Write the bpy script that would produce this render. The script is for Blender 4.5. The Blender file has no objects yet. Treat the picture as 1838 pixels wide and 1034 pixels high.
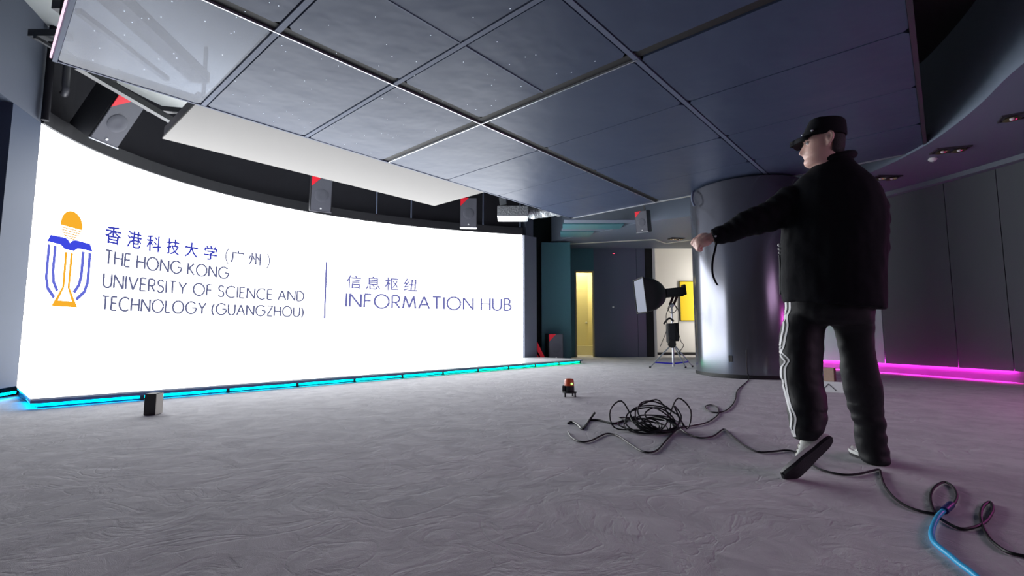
import bpy, bmesh, math, random
from mathutils import Vector, Matrix, noise
random.seed(7)
PI = math.pi
SC = bpy.context.scene
COL = SC.collection

# ------------------------------------------------------------------ camera, world, exposure
F, CX, CY, H = 863.0, 919.0, 517.0, 0.66
PITCH = math.atan(80 / 863)
CP, SP = math.cos(PITCH), math.sin(PITCH)
cam_d = bpy.data.cameras.new('camera')
cam = bpy.data.objects.new('camera', cam_d)
COL.objects.link(cam)
cam.location = (0, 0, H)
cam.rotation_euler = (PI / 2 + PITCH, 0, 0)
cam_d.sensor_width = 36
cam_d.lens = F * 36 / 1838
cam_d.clip_start = 0.05
SC.camera = cam
w = bpy.data.worlds.new('world')
SC.world = w
w.use_nodes = True
w.node_tree.nodes['Background'].inputs[0].default_value = (0.55, 0.62, 0.8, 1)
w.node_tree.nodes['Background'].inputs[1].default_value = 0.012
SC.view_settings.view_transform = 'Standard'
SC.view_settings.look = 'None'
SC.view_settings.exposure = 0
SC.view_settings.gamma = 1
SC.view_settings.use_curve_mapping = False
SCREEN_L = 7.5          # radiance of the lit screen
MAGENTA_L = 130.0
def area(name, loc, tgt, sx, sy, power, col):
    d = bpy.data.lights.new(name, 'AREA'); d.shape = 'RECTANGLE'; d.size = sx; d.size_y = sy
    d.energy = power; d.color = col
    o = bpy.data.objects.new(name, d); COL.objects.link(o); o.location = loc
    o.rotation_euler = (Vector(tgt) - Vector(loc)).to_track_quat('-Z', 'Y').to_euler()
    return o
# lamps of the two lit rooms behind the back wall
area('corridor_lamp', (2.0, 14.1, 2.9), (2.0, 14.2, 0), 0.5, 0.8, 30, (1.0, 0.92, 0.70))
area('side_room_lamp', (5.75, 13.5, 1.6), (4.6, 14.3, 1.5), 0.5, 2.6, 22, (1.0, 0.95, 0.87))

area('violet_room_lamp', (5.0, -.2, 2.9), (2.2, 1.3, 0), 3.2, 2.4, 82, (1.0, 0.62, 0.92))
area('magenta_lamp', (6.1, 3.3, 1.2), (4.7, 3.6, 0), 0.5, 0.3, 14, (1.0, 0.10, 0.70))
# ------------------------------------------------------------------ survey: room axes
def ray(x, y):
    X = (x - CX) / F; Z = (CY - y) / F
    return Vector((X, CP - Z * SP, SP + Z * CP))
def atz(x, y, z):
    r = ray(x, y); return Vector((0, 0, H)) + r * ((z - H) / r.z)
def atd(x, y, D):
    r = ray(x, y); return Vector((0, 0, H)) + r * (D / r.y)
U = Vector((0.66847624, 0.7437335, 0)); W = Vector((-0.7437335, 0.66847624, 0))
def uw(u, v, z=0.0): return U * u + W * v + Vector((0, 0, z))

# ------------------------------------------------------------------ helpers
def srgb(r, g, b):
    f = lambda c: (c / 255 / 12.92) if c / 255 <= 0.04045 else ((c / 255 + 0.055) / 1.055) ** 2.4
    return (f(r), f(g), f(b), 1)
def mat(name, col, rough=0.6, metal=0.0, emit=None, estr=1.0, bump=0.0, bscale=20, var=0.0, vscale=5, spec=0.5, coat=0.0, bdist=0.02, detail=4):
    m = bpy.data.materials.new(name); m.use_nodes = True
    nt = m.node_tree; b = nt.nodes['Principled BSDF']
    b.inputs['Base Color'].default_value = col
    b.inputs['Roughness'].default_value = rough
    b.inputs['Metallic'].default_value = metal
    b.inputs['Specular IOR Level'].default_value = spec
    b.inputs['Coat Weight'].default_value = coat
    if emit:
        b.inputs['Emission Color'].default_value = emit
        b.inputs['Emission Strength'].default_value = estr
    if bump or var:
        tc = nt.nodes.new('ShaderNodeTexCoord')
    if bump:
        n = nt.nodes.new('ShaderNodeTexNoise'); n.inputs['Scale'].default_value = bscale; n.inputs['Detail'].default_value = detail
        bp = nt.nodes.new('ShaderNodeBump'); bp.inputs['Strength'].default_value = bump; bp.inputs['Distance'].default_value = bdist
        nt.links.new(tc.outputs['Object'], n.inputs['Vector'])
        nt.links.new(n.outputs['Fac'], bp.inputs['Height']); nt.links.new(bp.outputs['Normal'], b.inputs['Normal'])
    if var:
        n2 = nt.nodes.new('ShaderNodeTexNoise'); n2.inputs['Scale'].default_value = vscale; n2.inputs['Detail'].default_value = 5
        mx = nt.nodes.new('ShaderNodeMix'); mx.data_type = 'RGBA'
        nt.links.new(tc.outputs['Object'], n2.inputs['Vector']); nt.links.new(n2.outputs['Fac'], mx.inputs[0])
        mx.inputs[6].default_value = tuple(c * (1 - var) for c in col[:3]) + (1,)
        mx.inputs[7].default_value = tuple(min(1, c * (1 + var)) for c in col[:3]) + (1,)
        nt.links.new(mx.outputs[2], b.inputs['Base Color'])
    return m
def emat(name, col, s=1.0):
    m = bpy.data.materials.new(name); m.use_nodes = True
    nt = m.node_tree; nt.nodes.clear()
    e = nt.nodes.new('ShaderNodeEmission'); o = nt.nodes.new('ShaderNodeOutputMaterial')
    e.inputs[0].default_value = col; e.inputs[1].default_value = s
    nt.links.new(e.outputs[0], o.inputs[0])
    return m
def link(name, me, m=None, parent=None, local=False, smooth=False):
    o = bpy.data.objects.new(name, me); COL.objects.link(o)
    if m is not None and not me.materials: me.materials.append(m)
    if smooth:
        for p in me.polygons: p.use_smooth = True
        me.set_sharp_from_angle(angle=math.radians(48))
    if parent is not None:
        o.parent = parent
        if not local:
            root = parent
            off = Vector((0, 0, 0))
            while root is not None:
                off += root.location; root = root.parent
            me.transform(Matrix.Translation(-off))
    return o
def obj(name, bm, m, parent=None, local=False, smooth=False, bevel=0.0):
    if bevel:
        bmesh.ops.bevel(bm, geom=bm.edges[:], offset=bevel, segments=2, affect='EDGES', clamp_overlap=True)
    bmesh.ops.recalc_face_normals(bm, faces=bm.faces[:])
    me = bpy.data.meshes.new(name); bm.to_mesh(me); bm.free()
    return link(name, me, m, parent, local, smooth)
def thing(name, label, cat, loc, group=None):
    o = bpy.data.objects.new(name, None); COL.objects.link(o); o.location = loc
    o.empty_display_size = 0.1
    o['label'] = label; o['category'] = cat
    if group: o['group'] = group
    return o
def tag(o, label, cat, group=None):
    o['label'] = label; o['category'] = cat
    if group: o['group'] = group
    return o
def struct(o):
    o['kind'] = 'structure'; return o
def dup(root, loc, rot, label):
    r = root.copy(); COL.objects.link(r); r.location = loc; r.rotation_euler = rot; r['label'] = label
    for ch in list(root.children):
        c = ch.copy(); COL.objects.link(c); c.parent = r
        for g in list(ch.children):
            d = g.copy(); COL.objects.link(d); d.parent = c
    return r
def nb(): return bmesh.new()
def box(bm, c, s, rot=None):
    """box centred c, full sizes s"""
    vs = []
    for dx in (-.5, .5):
        for dy in (-.5, .5):
            for dz in (-.5, .5):
                v = Vector((dx * s[0], dy * s[1], dz * s[2]))
                if rot is not None: v = rot @ v
                vs.append(bm.verts.new(Vector(c) + v))
    for f in ((0, 1, 3, 2), (4, 6, 7, 5), (0, 4, 5, 1), (2, 3, 7, 6), (0, 2, 6, 4), (1, 5, 7, 3)):
        bm.faces.new([vs[i] for i in f])
    return bm
def beam(bm, a, b, wx, wz, up=Vector((0, 0, 1))):
    a, b = Vector(a), Vector(b); d = (b - a); L = d.length; d.normalize()
    s = d.cross(up)
    if s.length < 1e-4: s = Vector((1, 0, 0))
    s.normalize(); t = s.cross(d)
    R = Matrix((d, s, t)).transposed()
    return box(bm, (a + b) / 2, (L, wx, wz), R)
def prism(bm, pts, z0, z1):
    lo = [bm.verts.new((p[0], p[1], z0)) for p in pts]; hi = [bm.verts.new((p[0], p[1], z1)) for p in pts]
    n = len(pts)
    bm.faces.new(lo[::-1]); bm.faces.new(hi)
    for i in range(n): bm.faces.new((lo[i], lo[(i + 1) % n], hi[(i + 1) % n], hi[i]))
    return bm
def loft(bm, rings, cap=True, closed=True):
    R = [[bm.verts.new(p) for p in r] for r in rings]
    n = len(rings[0])
    for a, b in zip(R[:-1], R[1:]):
        for i in range(n if closed else n - 1):
            j = (i + 1) % n
            bm.faces.new((a[i], a[j], b[j], b[i]))
    if cap and closed:
        bm.faces.new(R[0][::-1]); bm.faces.new(R[-1])
    return bm
def catmull(pts, k=8, closed=False):
    P = [Vector(p) for p in pts]; out = []
    n = len(P)
    for i in range(n if closed else n - 1):
        p0 = P[(i - 1) % n] if closed or i > 0 else P[0] * 2 - P[1]
        p1 = P[i]; p2 = P[(i + 1) % n]
        p3 = P[(i + 2) % n] if closed or i + 2 < n else P[-1] * 2 - P[-2]
        for j in range(k):
            t = j / k
            out.append(0.5 * ((2 * p1) + (p2 - p0) * t + (2 * p0 - 5 * p1 + 4 * p2 - p3) * t * t + (3 * p1 - p0 - 3 * p2 + p3) * t ** 3))
    if not closed: out.append(P[-1])
    return out
def tube(bm, pts, r, seg=8, cap=True):
    P = [Vector(p) for p in pts]
    rr = r if isinstance(r, (list, tuple)) else [r] * len(P)
    rings = []; nprev = None
    for i, p in enumerate(P):
        d = (P[min(i + 1, len(P) - 1)] - P[max(i - 1, 0)])
        if d.length < 1e-9: d = Vector((0, 0, 1))
        d.normalize()
        if nprev is None:
            nprev = d.cross(Vector((0, 0, 1)))
            if nprev.length < 1e-3: nprev = d.cross(Vector((1, 0, 0)))
        n = nprev - d * nprev.dot(d)
        if n.length < 1e-6: n = d.orthogonal()
        n.normalize(); nprev = n; b = d.cross(n)
        rings.append([p + (n * math.cos(2 * PI * k / seg) + b * math.sin(2 * PI * k / seg)) * rr[i] for k in range(seg)])
    return loft(bm, rings, cap)
def lathe(bm, c, prof, seg=24, axis=Vector((0, 0, 1))):
    axis = Vector(axis).normalized(); n = axis.orthogonal().normalized(); b = axis.cross(n)
    rings = [[Vector(c) + axis * z + (n * math.cos(2 * PI * k / seg) + b * math.sin(2 * PI * k / seg)) * max(r, 1e-4) for k in range(seg)] for r, z in prof]
    return loft(bm, rings)
def ball(bm, c, r, sx=1, sy=1, sz=1, rot=None, seg=16):
    M = Matrix.Translation(Vector(c)) @ (rot.to_4x4() if rot is not None else Matrix.Identity(4)) @ Matrix.Diagonal((r * sx, r * sy, r * sz, 1))
    bmesh.ops.create_uvsphere(bm, u_segments=seg, v_segments=max(6, seg // 2), radius=1, matrix=M)
    return bm

# ------------------------------------------------------------------ materials
def carpet_mat():
    m = mat('carpet', srgb(166, 166, 174), 0.95, spec=0.1)
    nt = m.node_tree; b = nt.nodes['Principled BSDF']; N = nt.nodes.new; L = nt.links.new
    tc = N('ShaderNodeTexCoord')
    warp = N('ShaderNodeTexNoise'); warp.inputs['Scale'].default_value = 3.0; warp.inputs['Detail'].default_value = 3
    L(tc.outputs['Object'], warp.inputs['Vector'])
    addv = N('ShaderNodeVectorMath'); addv.operation = 'MULTIPLY_ADD'; addv.inputs[1].default_value = (0.5, 0.5, 0); L(warp.outputs['Color'], addv.inputs[0]); L(tc.outputs['Object'], addv.inputs[2])
    n1 = N('ShaderNodeTexNoise'); n1.inputs['Scale'].default_value = 5.5; n1.inputs['Detail'].default_value = 7; n1.inputs['Roughness'].default_value = 0.62
    L(addv.outputs[0], n1.inputs['Vector'])
    n3 = N('ShaderNodeTexNoise'); n3.inputs['Scale'].default_value = 420; n3.inputs['Detail'].default_value = 1
    L(tc.outputs['Object'], n3.inputs['Vector'])
    n4 = N('ShaderNodeTexNoise'); n4.inputs['Scale'].default_value = 2.6; n4.inputs['Detail'].default_value = 6; n4.inputs['Distortion'].default_value = 1.6
    L(tc.outputs['Object'], n4.inputs['Vector'])
    sb_ = N('ShaderNodeMath'); sb_.operation = 'SUBTRACT'; sb_.inputs[1].default_value = 0.5; L(n4.outputs['Fac'], sb_.inputs[0])
    ab = N('ShaderNodeMath'); ab.operation = 'ABSOLUTE'; L(sb_.outputs[0], ab.inputs[0])
    sc = N('ShaderNodeMapRange'); sc.inputs['From Min'].default_value = 0.0; sc.inputs['From Max'].default_value = 0.035; L(ab.outputs[0], sc.inputs['Value'])
    ramp = N('ShaderNodeValToRGB'); ramp.color_ramp.elements[0].position = 0.36; ramp.color_ramp.elements[1].position = 0.62
    ramp.color_ramp.elements[0].color = srgb(196, 194, 198); ramp.color_ramp.elements[1].color = srgb(216, 214, 217)
    L(n1.outputs['Fac'], ramp.inputs['Fac']); L(ramp.outputs['Color'], b.inputs['Base Color'])
    bp = N('ShaderNodeBump'); bp.inputs['Strength'].default_value = 0.42; bp.inputs['Distance'].default_value = 0.026
    mx_ = N('ShaderNodeMath'); mx_.operation = 'MULTIPLY_ADD'; mx_.inputs[1].default_value = 0.13; L(sc.outputs['Result'], mx_.inputs[0]); L(n1.outputs['Fac'], mx_.inputs[2])
    L(mx_.outputs[0], bp.inputs['Height'])
    bp2 = N('ShaderNodeBump'); bp2.inputs['Strength'].default_value = 0.5; bp2.inputs['Distance'].default_value = 0.003
    L(n3.outputs['Fac'], bp2.inputs['Height']); L(bp.outputs['Normal'], bp2.inputs['Normal']); L(bp2.outputs['Normal'], b.inputs['Normal'])
    return m
M_carpet = carpet_mat()
M_screen = emat('lit_screen', (0.96, 0.98, 1.0, 1), SCREEN_L)
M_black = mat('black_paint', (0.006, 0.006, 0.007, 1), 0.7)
M_void = mat('dark_wall_paint', srgb(38, 38, 44), 0.8, spec=0.2)
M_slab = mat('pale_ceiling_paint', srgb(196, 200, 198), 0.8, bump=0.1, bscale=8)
M_grey = mat('grey_wall_paint', srgb(86, 94, 110), 0.6, bump=0.05, bscale=30)
M_wing = mat('wing_panel', srgb(72, 84, 106), 0.6, spec=.3)
M_soffit = mat('soffit_paint', srgb(106, 117, 134), 0.55, bump=0.03, bscale=10)
M_teal = mat('dark_teal_panel', srgb(72, 120, 130), 0.45)
M_wall = mat('dark_wall_panel', srgb(66, 70, 80), 0.42, bump=0.02, bscale=6, var=0.06, vscale=1.5)
M_wallp = mat('pale_wall_screen_lit', srgb(186, 206, 206), 0.7, bump=0.03, bscale=40)
M_wallr = mat('grey_fabric_wall', srgb(94, 101, 106), 0.75, bump=0.05, bscale=60, var=0.05, vscale=2)
M_glossdark = mat('gloss_dark_laminate', srgb(102, 108, 126), 0.26, bump=0.01, bscale=3)
M_membrane = mat('stretched_membrane', srgb(66, 76, 98), 0.46, spec=0.14, bump=0.34, bscale=1.7, bdist=0.05, detail=3, var=0.07, vscale=1.2)
def film_mat():
    m = mat('clear_film', srgb(66, 80, 106), 0.28, spec=0.25, bump=0.0, bscale=1.7, bdist=0.05, detail=3)
    nt = m.node_tree; b = nt.nodes['Principled BSDF']; o = nt.nodes['Material Output']
    t = nt.nodes.new('ShaderNodeBsdfTransparent'); t.inputs[0].default_value = (.86, .9, 1, 1)
    x = nt.nodes.new('ShaderNodeMixShader'); x.inputs[0].default_value = 0.42
    nt.links.new(b.outputs[0], x.inputs[1]); nt.links.new(t.outputs[0], x.inputs[2]); nt.links.new(x.outputs[0], o.inputs['Surface'])
    return m
M_film = film_mat()
M_beige = mat('beige_board', srgb(116, 113, 110), 0.7)
M_alu = mat('aluminium', srgb(190, 194, 202), 0.35, metal=0.8)
M_alul = mat('pale_profile', srgb(92, 101, 122), 0.6, spec=.2)
M_steel = mat('dark_steel', srgb(48, 50, 56), 0.5)
M_cream = mat('cream_paint', srgb(232, 230, 226), 0.7)
M_yellowroom = mat('yellow_paint', srgb(234, 226, 184), 0.7)
M_poster = mat('yellow_poster', srgb(255, 218, 0), 0.5)
M_colm = mat('column_gloss', srgb(114, 116, 126), 0.19, metal=0.75, bump=0.012, bscale=2)
M_stage = mat('white_stage_top', srgb(236, 238, 242), 0.22, bump=0.03, bscale=2)
M_rubber = mat('black_rubber', srgb(22, 22, 26), 0.5)
M_cab = mat('speaker_black', srgb(30, 31, 36), 0.5)
M_grille = mat('speaker_grille', srgb(92, 94, 104), 0.6, bump=0.4, bscale=160, bdist=0.004)
M_red = mat('red_corner', srgb(255, 40, 60), 0.4, emit=srgb(255, 30, 50), estr=0.0)
M_white = mat('white_plastic', srgb(236, 236, 238), 0.4)
M_silver = mat('silver_foil', srgb(205, 210, 214), 0.35, metal=0.7, bump=0.6, bscale=26, bdist=0.03)
M_cloth = mat('black_cloth', srgb(15, 17, 24), 0.85, spec=0.25, bump=0.35, bscale=16, bdist=0.01)
M_trouser = mat('black_tracksuit', srgb(18, 19, 25), 0.6, spec=0.4, bump=0.3, bscale=9, bdist=0.015)
M_skin = mat('skin', srgb(250, 204, 190), 0.5, bump=0.03, bscale=60)
M_skin.node_tree.nodes['Principled BSDF'].inputs['Subsurface Weight'].default_value = 0.08
M_hair = mat('black_hair', srgb(10, 9, 11), 0.7, bump=0.3, bscale=160, bdist=.006)
M_shoe = mat('white_shoe', srgb(232, 234, 230), 0.55, bump=0.05, bscale=50)
M_sole = mat('dark_outsole', srgb(30, 30, 36), 0.7, bump=0.5, bscale=90, bdist=0.004)
M_wood = mat('pale_wood', srgb(196, 170, 150), 0.6, var=0.12, vscale=30)
M_boxd = mat('dark_box_side', srgb(60, 60, 62), 0.7)
M_boxl = mat('cream_card', srgb(214, 212, 200), 0.7)

# ------------------------------------------------------------------ structure: floor, slab, walls
struct(obj('floor', box(nb(), (0.5, 6.5, -0.05), (17, 20, 0.1)), M_carpet))
cs = struct(obj('ceiling', box(nb(), (3.6, 6.5, 4.07), (10.8, 20, 0.1)), M_black))  # slab coloured black for the unlit void, left pale where light reaches it
obj('lit_ceiling_field', box(nb(), (-4.9, 6.5, 4.07), (6.18, 20, 0.1)), M_slab, cs)
PX = [1.9966143, -8.7312205, 14.6678642, -2.5599973, -5.1274625]
PY = [3.4949629, -7.4222487, 1.0046444, 8.9590276, 5.0517875]
def poly(c, t):
    r = 0
    for k in c: r = r * t + k
    return r
_N = 120
ARC = [Vector((poly(PX, i / _N), poly(PY, i / _N), 0)) for i in range(_N + 1)]
_S = [0]
for a, b in zip(ARC[:-1], ARC[1:]): _S.append(_S[-1] + (b - a).length)
LEN = _S[-1]
def arc(s):
    s = min(max(s, 0), LEN); i = 0
    while i < _N - 1 and _S[i + 1] < s: i += 1
    t = (s - _S[i]) / (_S[i + 1] - _S[i])
    p = ARC[i].lerp(ARC[i + 1], t)
    d0 = (ARC[min(i + 1, _N)] - ARC[max(i - 1, 0)]); d1 = (ARC[min(i + 2, _N)] - ARC[i])
    d = d0.lerp(d1, t).normalized()
    return p, Vector((d.y, -d.x, 0))          # point and normal towards the room
def onscreen(s, z, off):
    p, n = arc(s); return p + n * off + Vector((0, 0, z))
# black curved wall above and behind the screen
bm = nb()
rings = []
for i in range(0, 61):
    s = LEN * i / 60; p, n = arc(s)
    rings.append([p - n * 0.10 + Vector((0, 0, 0.0)), p - n * 0.10 + Vector((0, 0, 4.02)), p - n * 0.2 + Vector((0, 0, 4.02)), p - n * 0.2])
loft(bm, rings)
struct(obj('wall_front', bm, M_void))
# fascia lip over the screen
bm = nb(); rings = []
for i in range(0, 61):
    s = LEN * i / 60; p, n = arc(s)
    rings.append([p + n * 0.02 + Vector((0, 0, 2.935)), p + n * 0.02 + Vector((0, 0, 3.10)), p - n * 0.099 + Vector((0, 0, 3.10)), p - n * 0.099 + Vector((0, 0, 2.935))])
loft(bm, rings)
struct(obj('trim_1', bm, mat('fascia_paint', srgb(34, 35, 40), 0.6)))

# left wall: wing panel beside the screen, opening, lintel block above
A0 = Vector((-5.125, 5.045, 0)); DL = Vector((0.36, -0.933, 0)).normalized(); NL = Vector((-DL.y, DL.x, 0)) * 1.0
if NL.x < 0: NL = -NL
def lw(t, off, z): return A0 + DL * t + NL * off + Vector((0, 0, z))
def wallseg(bm, t0, t1, o0, o1, z0, z1):
    return prism(bm, [lw(t0, o0, 0)[:2], lw(t1, o0, 0)[:2], lw(t1, o1, 0)[:2], lw(t0, o1, 0)[:2]], z0, z1)
bm = nb(); wallseg(bm, 0.0, 7.5, -0.25, 0.0, 2.93, 4.02)
wl = struct(obj('wall_left', bm, M_grey))
bm = nb(); wallseg(bm, 0.0, 0.5, -0.12, 0.0, 0.11, 2.929)
o = obj('wing_panel', bm, M_wing, wl); o['label'] = 'pale blue-grey upright panel left of the screen'
bm = nb(); wallseg(bm, 0.0, 7.5, -1.3, -1.2, 0, 2.929); wallseg(bm, 0.0, 0.08, -1.2, -0.26, 0, 2.929)
obj('recess_back', bm, M_void, wl)
# right-hand pillar at the far end of the screen
e0, en = arc(LEN)
E0 = uw(8.42, 7.18); E1 = uw(8.84, 7.16)
bm = nb(); prism(bm, [E0[:2], E1[:2], (E1 + W * 0.3)[:2], (E0 + W * 0.3)[:2]], 0.0, 2.93)
pl = struct(obj('trim_2', bm, mat('pillar_paint', srgb(104, 110, 126), 0.5)))
bm = nb(); q0 = uw(8.55, 7.24); q1 = uw(8.82, 7.24); prism(bm, [q0[:2], q1[:2], (q1 + W * 0.2)[:2], (q0 + W * 0.2)[:2]], 2.931, 3.9)
struct(obj('trim_3', bm, M_grey))
# dark teal return beside the pillar
bm = nb(); prism(bm, [(0.74, 12.0), (1.47, 12.0), (1.47, 12.6), (0.74, 12.6)], 0, 2.93)
t = struct(obj('wall_return', bm, M_teal))
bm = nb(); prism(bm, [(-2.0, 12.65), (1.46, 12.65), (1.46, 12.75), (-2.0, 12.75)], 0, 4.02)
struct(obj('wall_behind_return', bm, mat('deep_teal_paint', srgb(30, 52, 56), 0.5)))  # wall behind in a deeper teal than the return

# back wall with two doorways at y = 13.2
YB = 13.2
def wb(name, x0, x1, z0, z1, m, y0=YB, d=0.12):
    bm = nb(); box(bm, ((x0 + x1) / 2, y0 + d / 2, (z0 + z1) / 2), (x1 - x0, d, z1 - z0)); return struct(obj(name, bm, m))
wback = wb('wall_back', 1.47, 1.735, 0, 3.0, M_teal)
def wbp(name, x0, x1, z0, z1, m, y0=YB, d=0.12):
    bm = nb(); box(bm, ((x0 + x1) / 2, y0 + d / 2, (z0 + z1) / 2), (x1 - x0, d, z1 - z0)); return obj(name, bm, m, wback)
wbp('lintel', 1.735, 2.26, 2.36, 3.0, M_teal)
wbp('wall_panel', 2.26, 3.44, 0, 3.0, M_glossdark)
wbp('wall_panel', 3.45, 3.68, 0, 3.0, M_glossdark)
wbp('door_jamb', 3.69, 3.87, 0, 3.0, M_black, YB - 0.05, 0.2)
wbp('door_frame', 3.871, 3.95, 0, 3.02, M_cream, YB - 0.04, 0.2)
wbp('lintel', 3.95, 6.2, 3.02, 3.2, M_soffit)
# corridor room behind the narrow doorway
o = struct(obj('door_1', box(nb(), (1.755, YB + 0.06, 1.18), (0.04, 0.14, 2.36)), mat('door_frame_yellow', srgb(170, 160, 130), 0.5)))
bm = nb(); box(bm, (2.24, YB + 0.06, 1.18), (0.04, 0.14, 2.36)); box(bm, (2.0, YB + 0.06, 2.34), (0.45, 0.14, 0.04))
obj('door_frame', bm, o.data.materials[0], o)
bm = nb(); box(bm, (2.0, 14.95, 1.5), (1.6, 0.1, 3)); box(bm, (1.55, 14.1, 1.5), (0.1, 1.6, 3)); box(bm, (2.62, 14.1, 1.5), (0.1, 1.6, 3)); box(bm, (2.1, 14.1, 3.05), (1.2, 1.6, 0.1))
struct(obj('wall_corridor', bm, M_yellowroom))
bm = nb(); box(bm, (2.05, 14.3, 1.32), (0.42, 0.05, 2.05)); o2 = struct(obj('door_2', bm, mat('cream_door', srgb(236, 226, 176), 0.5)))
bm = nb(); ball(bm, (2.2, 14.26, 0.95), 0.03); obj('door_handle', bm, M_alu, o2)
bm = nb(); box(bm, (2.05, 14.3, 0.14), (0.75, 0.3, 0.28)); struct(obj('trim_4', bm, mat('cream_step', srgb(236, 228, 190), 0.6)))
# bright side room behind the wide doorway
bm = nb(); box(bm, (5.0, 14.35, 1.6), (2.4, 0.1, 3.2)); box(bm, (3.82, 13.85, 1.6), (0.08, 1.0, 3.2)); box(bm, (6.2, 13.85, 1.6), (0.08, 1.0, 3.2)); box(bm, (5.0, 13.85, 3.25), (2.4, 1.0, 0.1))
struct(obj('wall_side_room', bm, M_cream))
struct(obj('baseboard_side_room', box(nb(), (5.0, 14.28, 0.04), (2.3, 0.04, 0.08)), M_rubber))
pst = thing('poster', 'yellow rectangular poster with dark edge on cream wall behind softbox lamp', 'poster', atd(1232, 540, 14.28))
a = atd(1219, 505, 14.27); b = atd(1252, 576, 14.27)
obj('poster_sheet', box(nb(), ((a.x + b.x) / 2, 14.27, (a.z + b.z) / 2), (b.x - a.x, 0.02, a.z - b.z)), M_poster, pst)
bm = nb()
for x in (a.x, b.x): box(bm, (x, 14.265, (a.z + b.z) / 2), (0.02, 0.03, a.z - b.z + 0.02))
for z in (a.z, b.z): box(bm, ((a.x + b.x) / 2, 14.265, z), (b.x - a.x, 0.03, 0.02))
obj('poster_frame', bm, M_rubber, pst)

# right curved wall made of tall panels
base = [(6.3, -2.5), (6.75, 0.5), (6.9, 3.0), (6.82, 5.2), (6.62, 6.6), (6.28, 7.8), (5.92, 8.75), (5.55, 9.7), (5.15, 10.8), (4.95, 12.0), (4.95, 13.1)]
cur = catmull([(x, y, 0) for x, y in base], 8)
cl = [0]
for a, b in zip(cur[:-1], cur[1:]): cl.append(cl[-1] + (b - a).length)
def along(s, off=0.0):
    i = 0
    while i < len(cl) - 2 and cl[i + 1] < s: i += 1
    t = (s - cl[i]) / (cl[i + 1] - cl[i]); d = (cur[i + 1] - cur[i]).normalized()
    return cur[i].lerp(cur[i + 1], t) + Vector((-d.y, d.x, 0)) * off
def s_of_y(y):
    i = min(range(len(cur)), key=lambda k: abs(cur[k].y - y)); return cl[i]
bm = nb(); rings = []
for i in range(81):
    s = cl[-1] * i / 80; p = along(s, -0.06); q = along(s, -0.16)
    rings.append([p + Vector((0, 0, 0)), p + Vector((0, 0, 4.02)), q + Vector((0, 0, 4.02)), q])
loft(bm, rings)
wr = struct(obj('wall_right', bm, M_void))
seams = [0.0, 1.6, 3.2, 4.8, 6.4, s_of_y(5.0), s_of_y(6.45), s_of_y(7.05), s_of_y(8.0), s_of_y(9.1), s_of_y(10.5), cl[-1] - 0.9]
for a, b in zip(seams[:-1], seams[1:]):
    bm = nb(); rings = []; g = 0.005
    for i in range(9):
        s = a + g + (b - a - 2 * g) * i / 8
        p = along(s, 0.0); q = along(s, -0.018)
        rings.append([p + Vector((0, 0, 0.15)), p + Vector((0, 0, 2.94)), q + Vector((0, 0, 2.94)), q + Vector((0, 0, 0.15))])
    loft(bm, rings); obj('wall_panel', bm, M_wallp if a >= s_of_y(8.0) - .01 else M_wallr, wr)  # far panels paler: the screen light on them is put into the colour
# cornice along the right wall top
bm = nb(); rings = []
for i in range(81):
    s = 0.1 + (cl[-1] - 1.2) * i / 80; p = along(s, 0.12); q = along(s, 0.005)
    rings.append([p + Vector((0, 0, 2.90)), p + Vector((0, 0, 2.969)), q + Vector((0, 0, 2.969)), q + Vector((0, 0, 2.90))])
loft(bm, rings); struct(obj('trim_5', bm, mat('cornice_paint', srgb(120, 132, 142), 0.5)))
# baseboard lip with the magenta light strip behind it
s_a, s_b = s_of_y(7.0), s_of_y(10.0)
bm = nb(); rings = []
for i in range(81):
    s = 0.1 + (cl[-1] - 1.2) * i / 80; p = along(s, -0.046); q = along(s, -0.058)
    rings.append([p + Vector((0, 0, 0.0)), p + Vector((0, 0, 0.148)), q + Vector((0, 0, 0.148)), q + Vector((0, 0, 0.0))])
loft(bm, rings); struct(obj('baseboard_right', bm, M_wallr))
def strip_right(s0, s1, name, m, label):
    bm = nb(); rings = []
    for i in range(25):
        s = s0 + (s1 - s0) * i / 24; p = along(s, -0.022); q = along(s, -0.044)
        rings.append([p + Vector((0, 0, 0.156)), p + Vector((0, 0, 0.170)), q + Vector((0, 0, 0.170)), q + Vector((0, 0, 0.156))])
    loft(bm, rings); return tag(obj(name, bm, m), label, 'light strip')
M_mag = emat('magenta_light', (1.0, 0.02, 0.62, 1), MAGENTA_L)
strip_right(s_of_y(6.5), s_of_y(10.2), 'light_strip', M_mag, 'magenta light strip glowing along the base of the right wall behind the person')

# soffit ring: flat underside at z = 2.97 between inner edge and the walls
inner = catmull([(p[0], p[1], 0) for p in [(3.2, -2.0), (3.55, 0.5), (3.95, 2.5), (4.40, 3.93), (4.76, 4.70), (5.0, 5.33), (5.14, 5.86), (5.20, 6.6), (5.05, 7.5), (4.55, 8.5), (3.75, 9.25), (2.75, 9.95), (2.3, 10.6), (1.7, 11.3), (1.0, 12.0)]], 6)
ZS = 2.97
bm = nb()
outer = [(8.4, -2.6), (8.4, 3.0), (8.4, 8.0), (8.4, 13.1), (1.0, 13.1)]
cnt = len(inner)
lo_i = []; hi_i = []; lo_o = []
def outp(k):
    t = k / (cnt - 1) * 4; i = min(int(t), 3); f = t - i
    return Vector(outer[i] + (0,)).lerp(Vector(outer[i + 1] + (0,)), f)
rings = []
for k, p in enumerate(inner):
    q = outp(k)
    rings.append([p + Vector((0, 0, ZS)), p + Vector((0, 0, 4.02)), p + (q - p).normalized() * 0.05 + Vector((0, 0, 4.02)), p + (q - p).normalized() * 0.05 + Vector((0, 0, ZS + 0.05)), q + Vector((0, 0, ZS + 0.05)), q + Vector((0, 0, ZS))])
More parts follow.
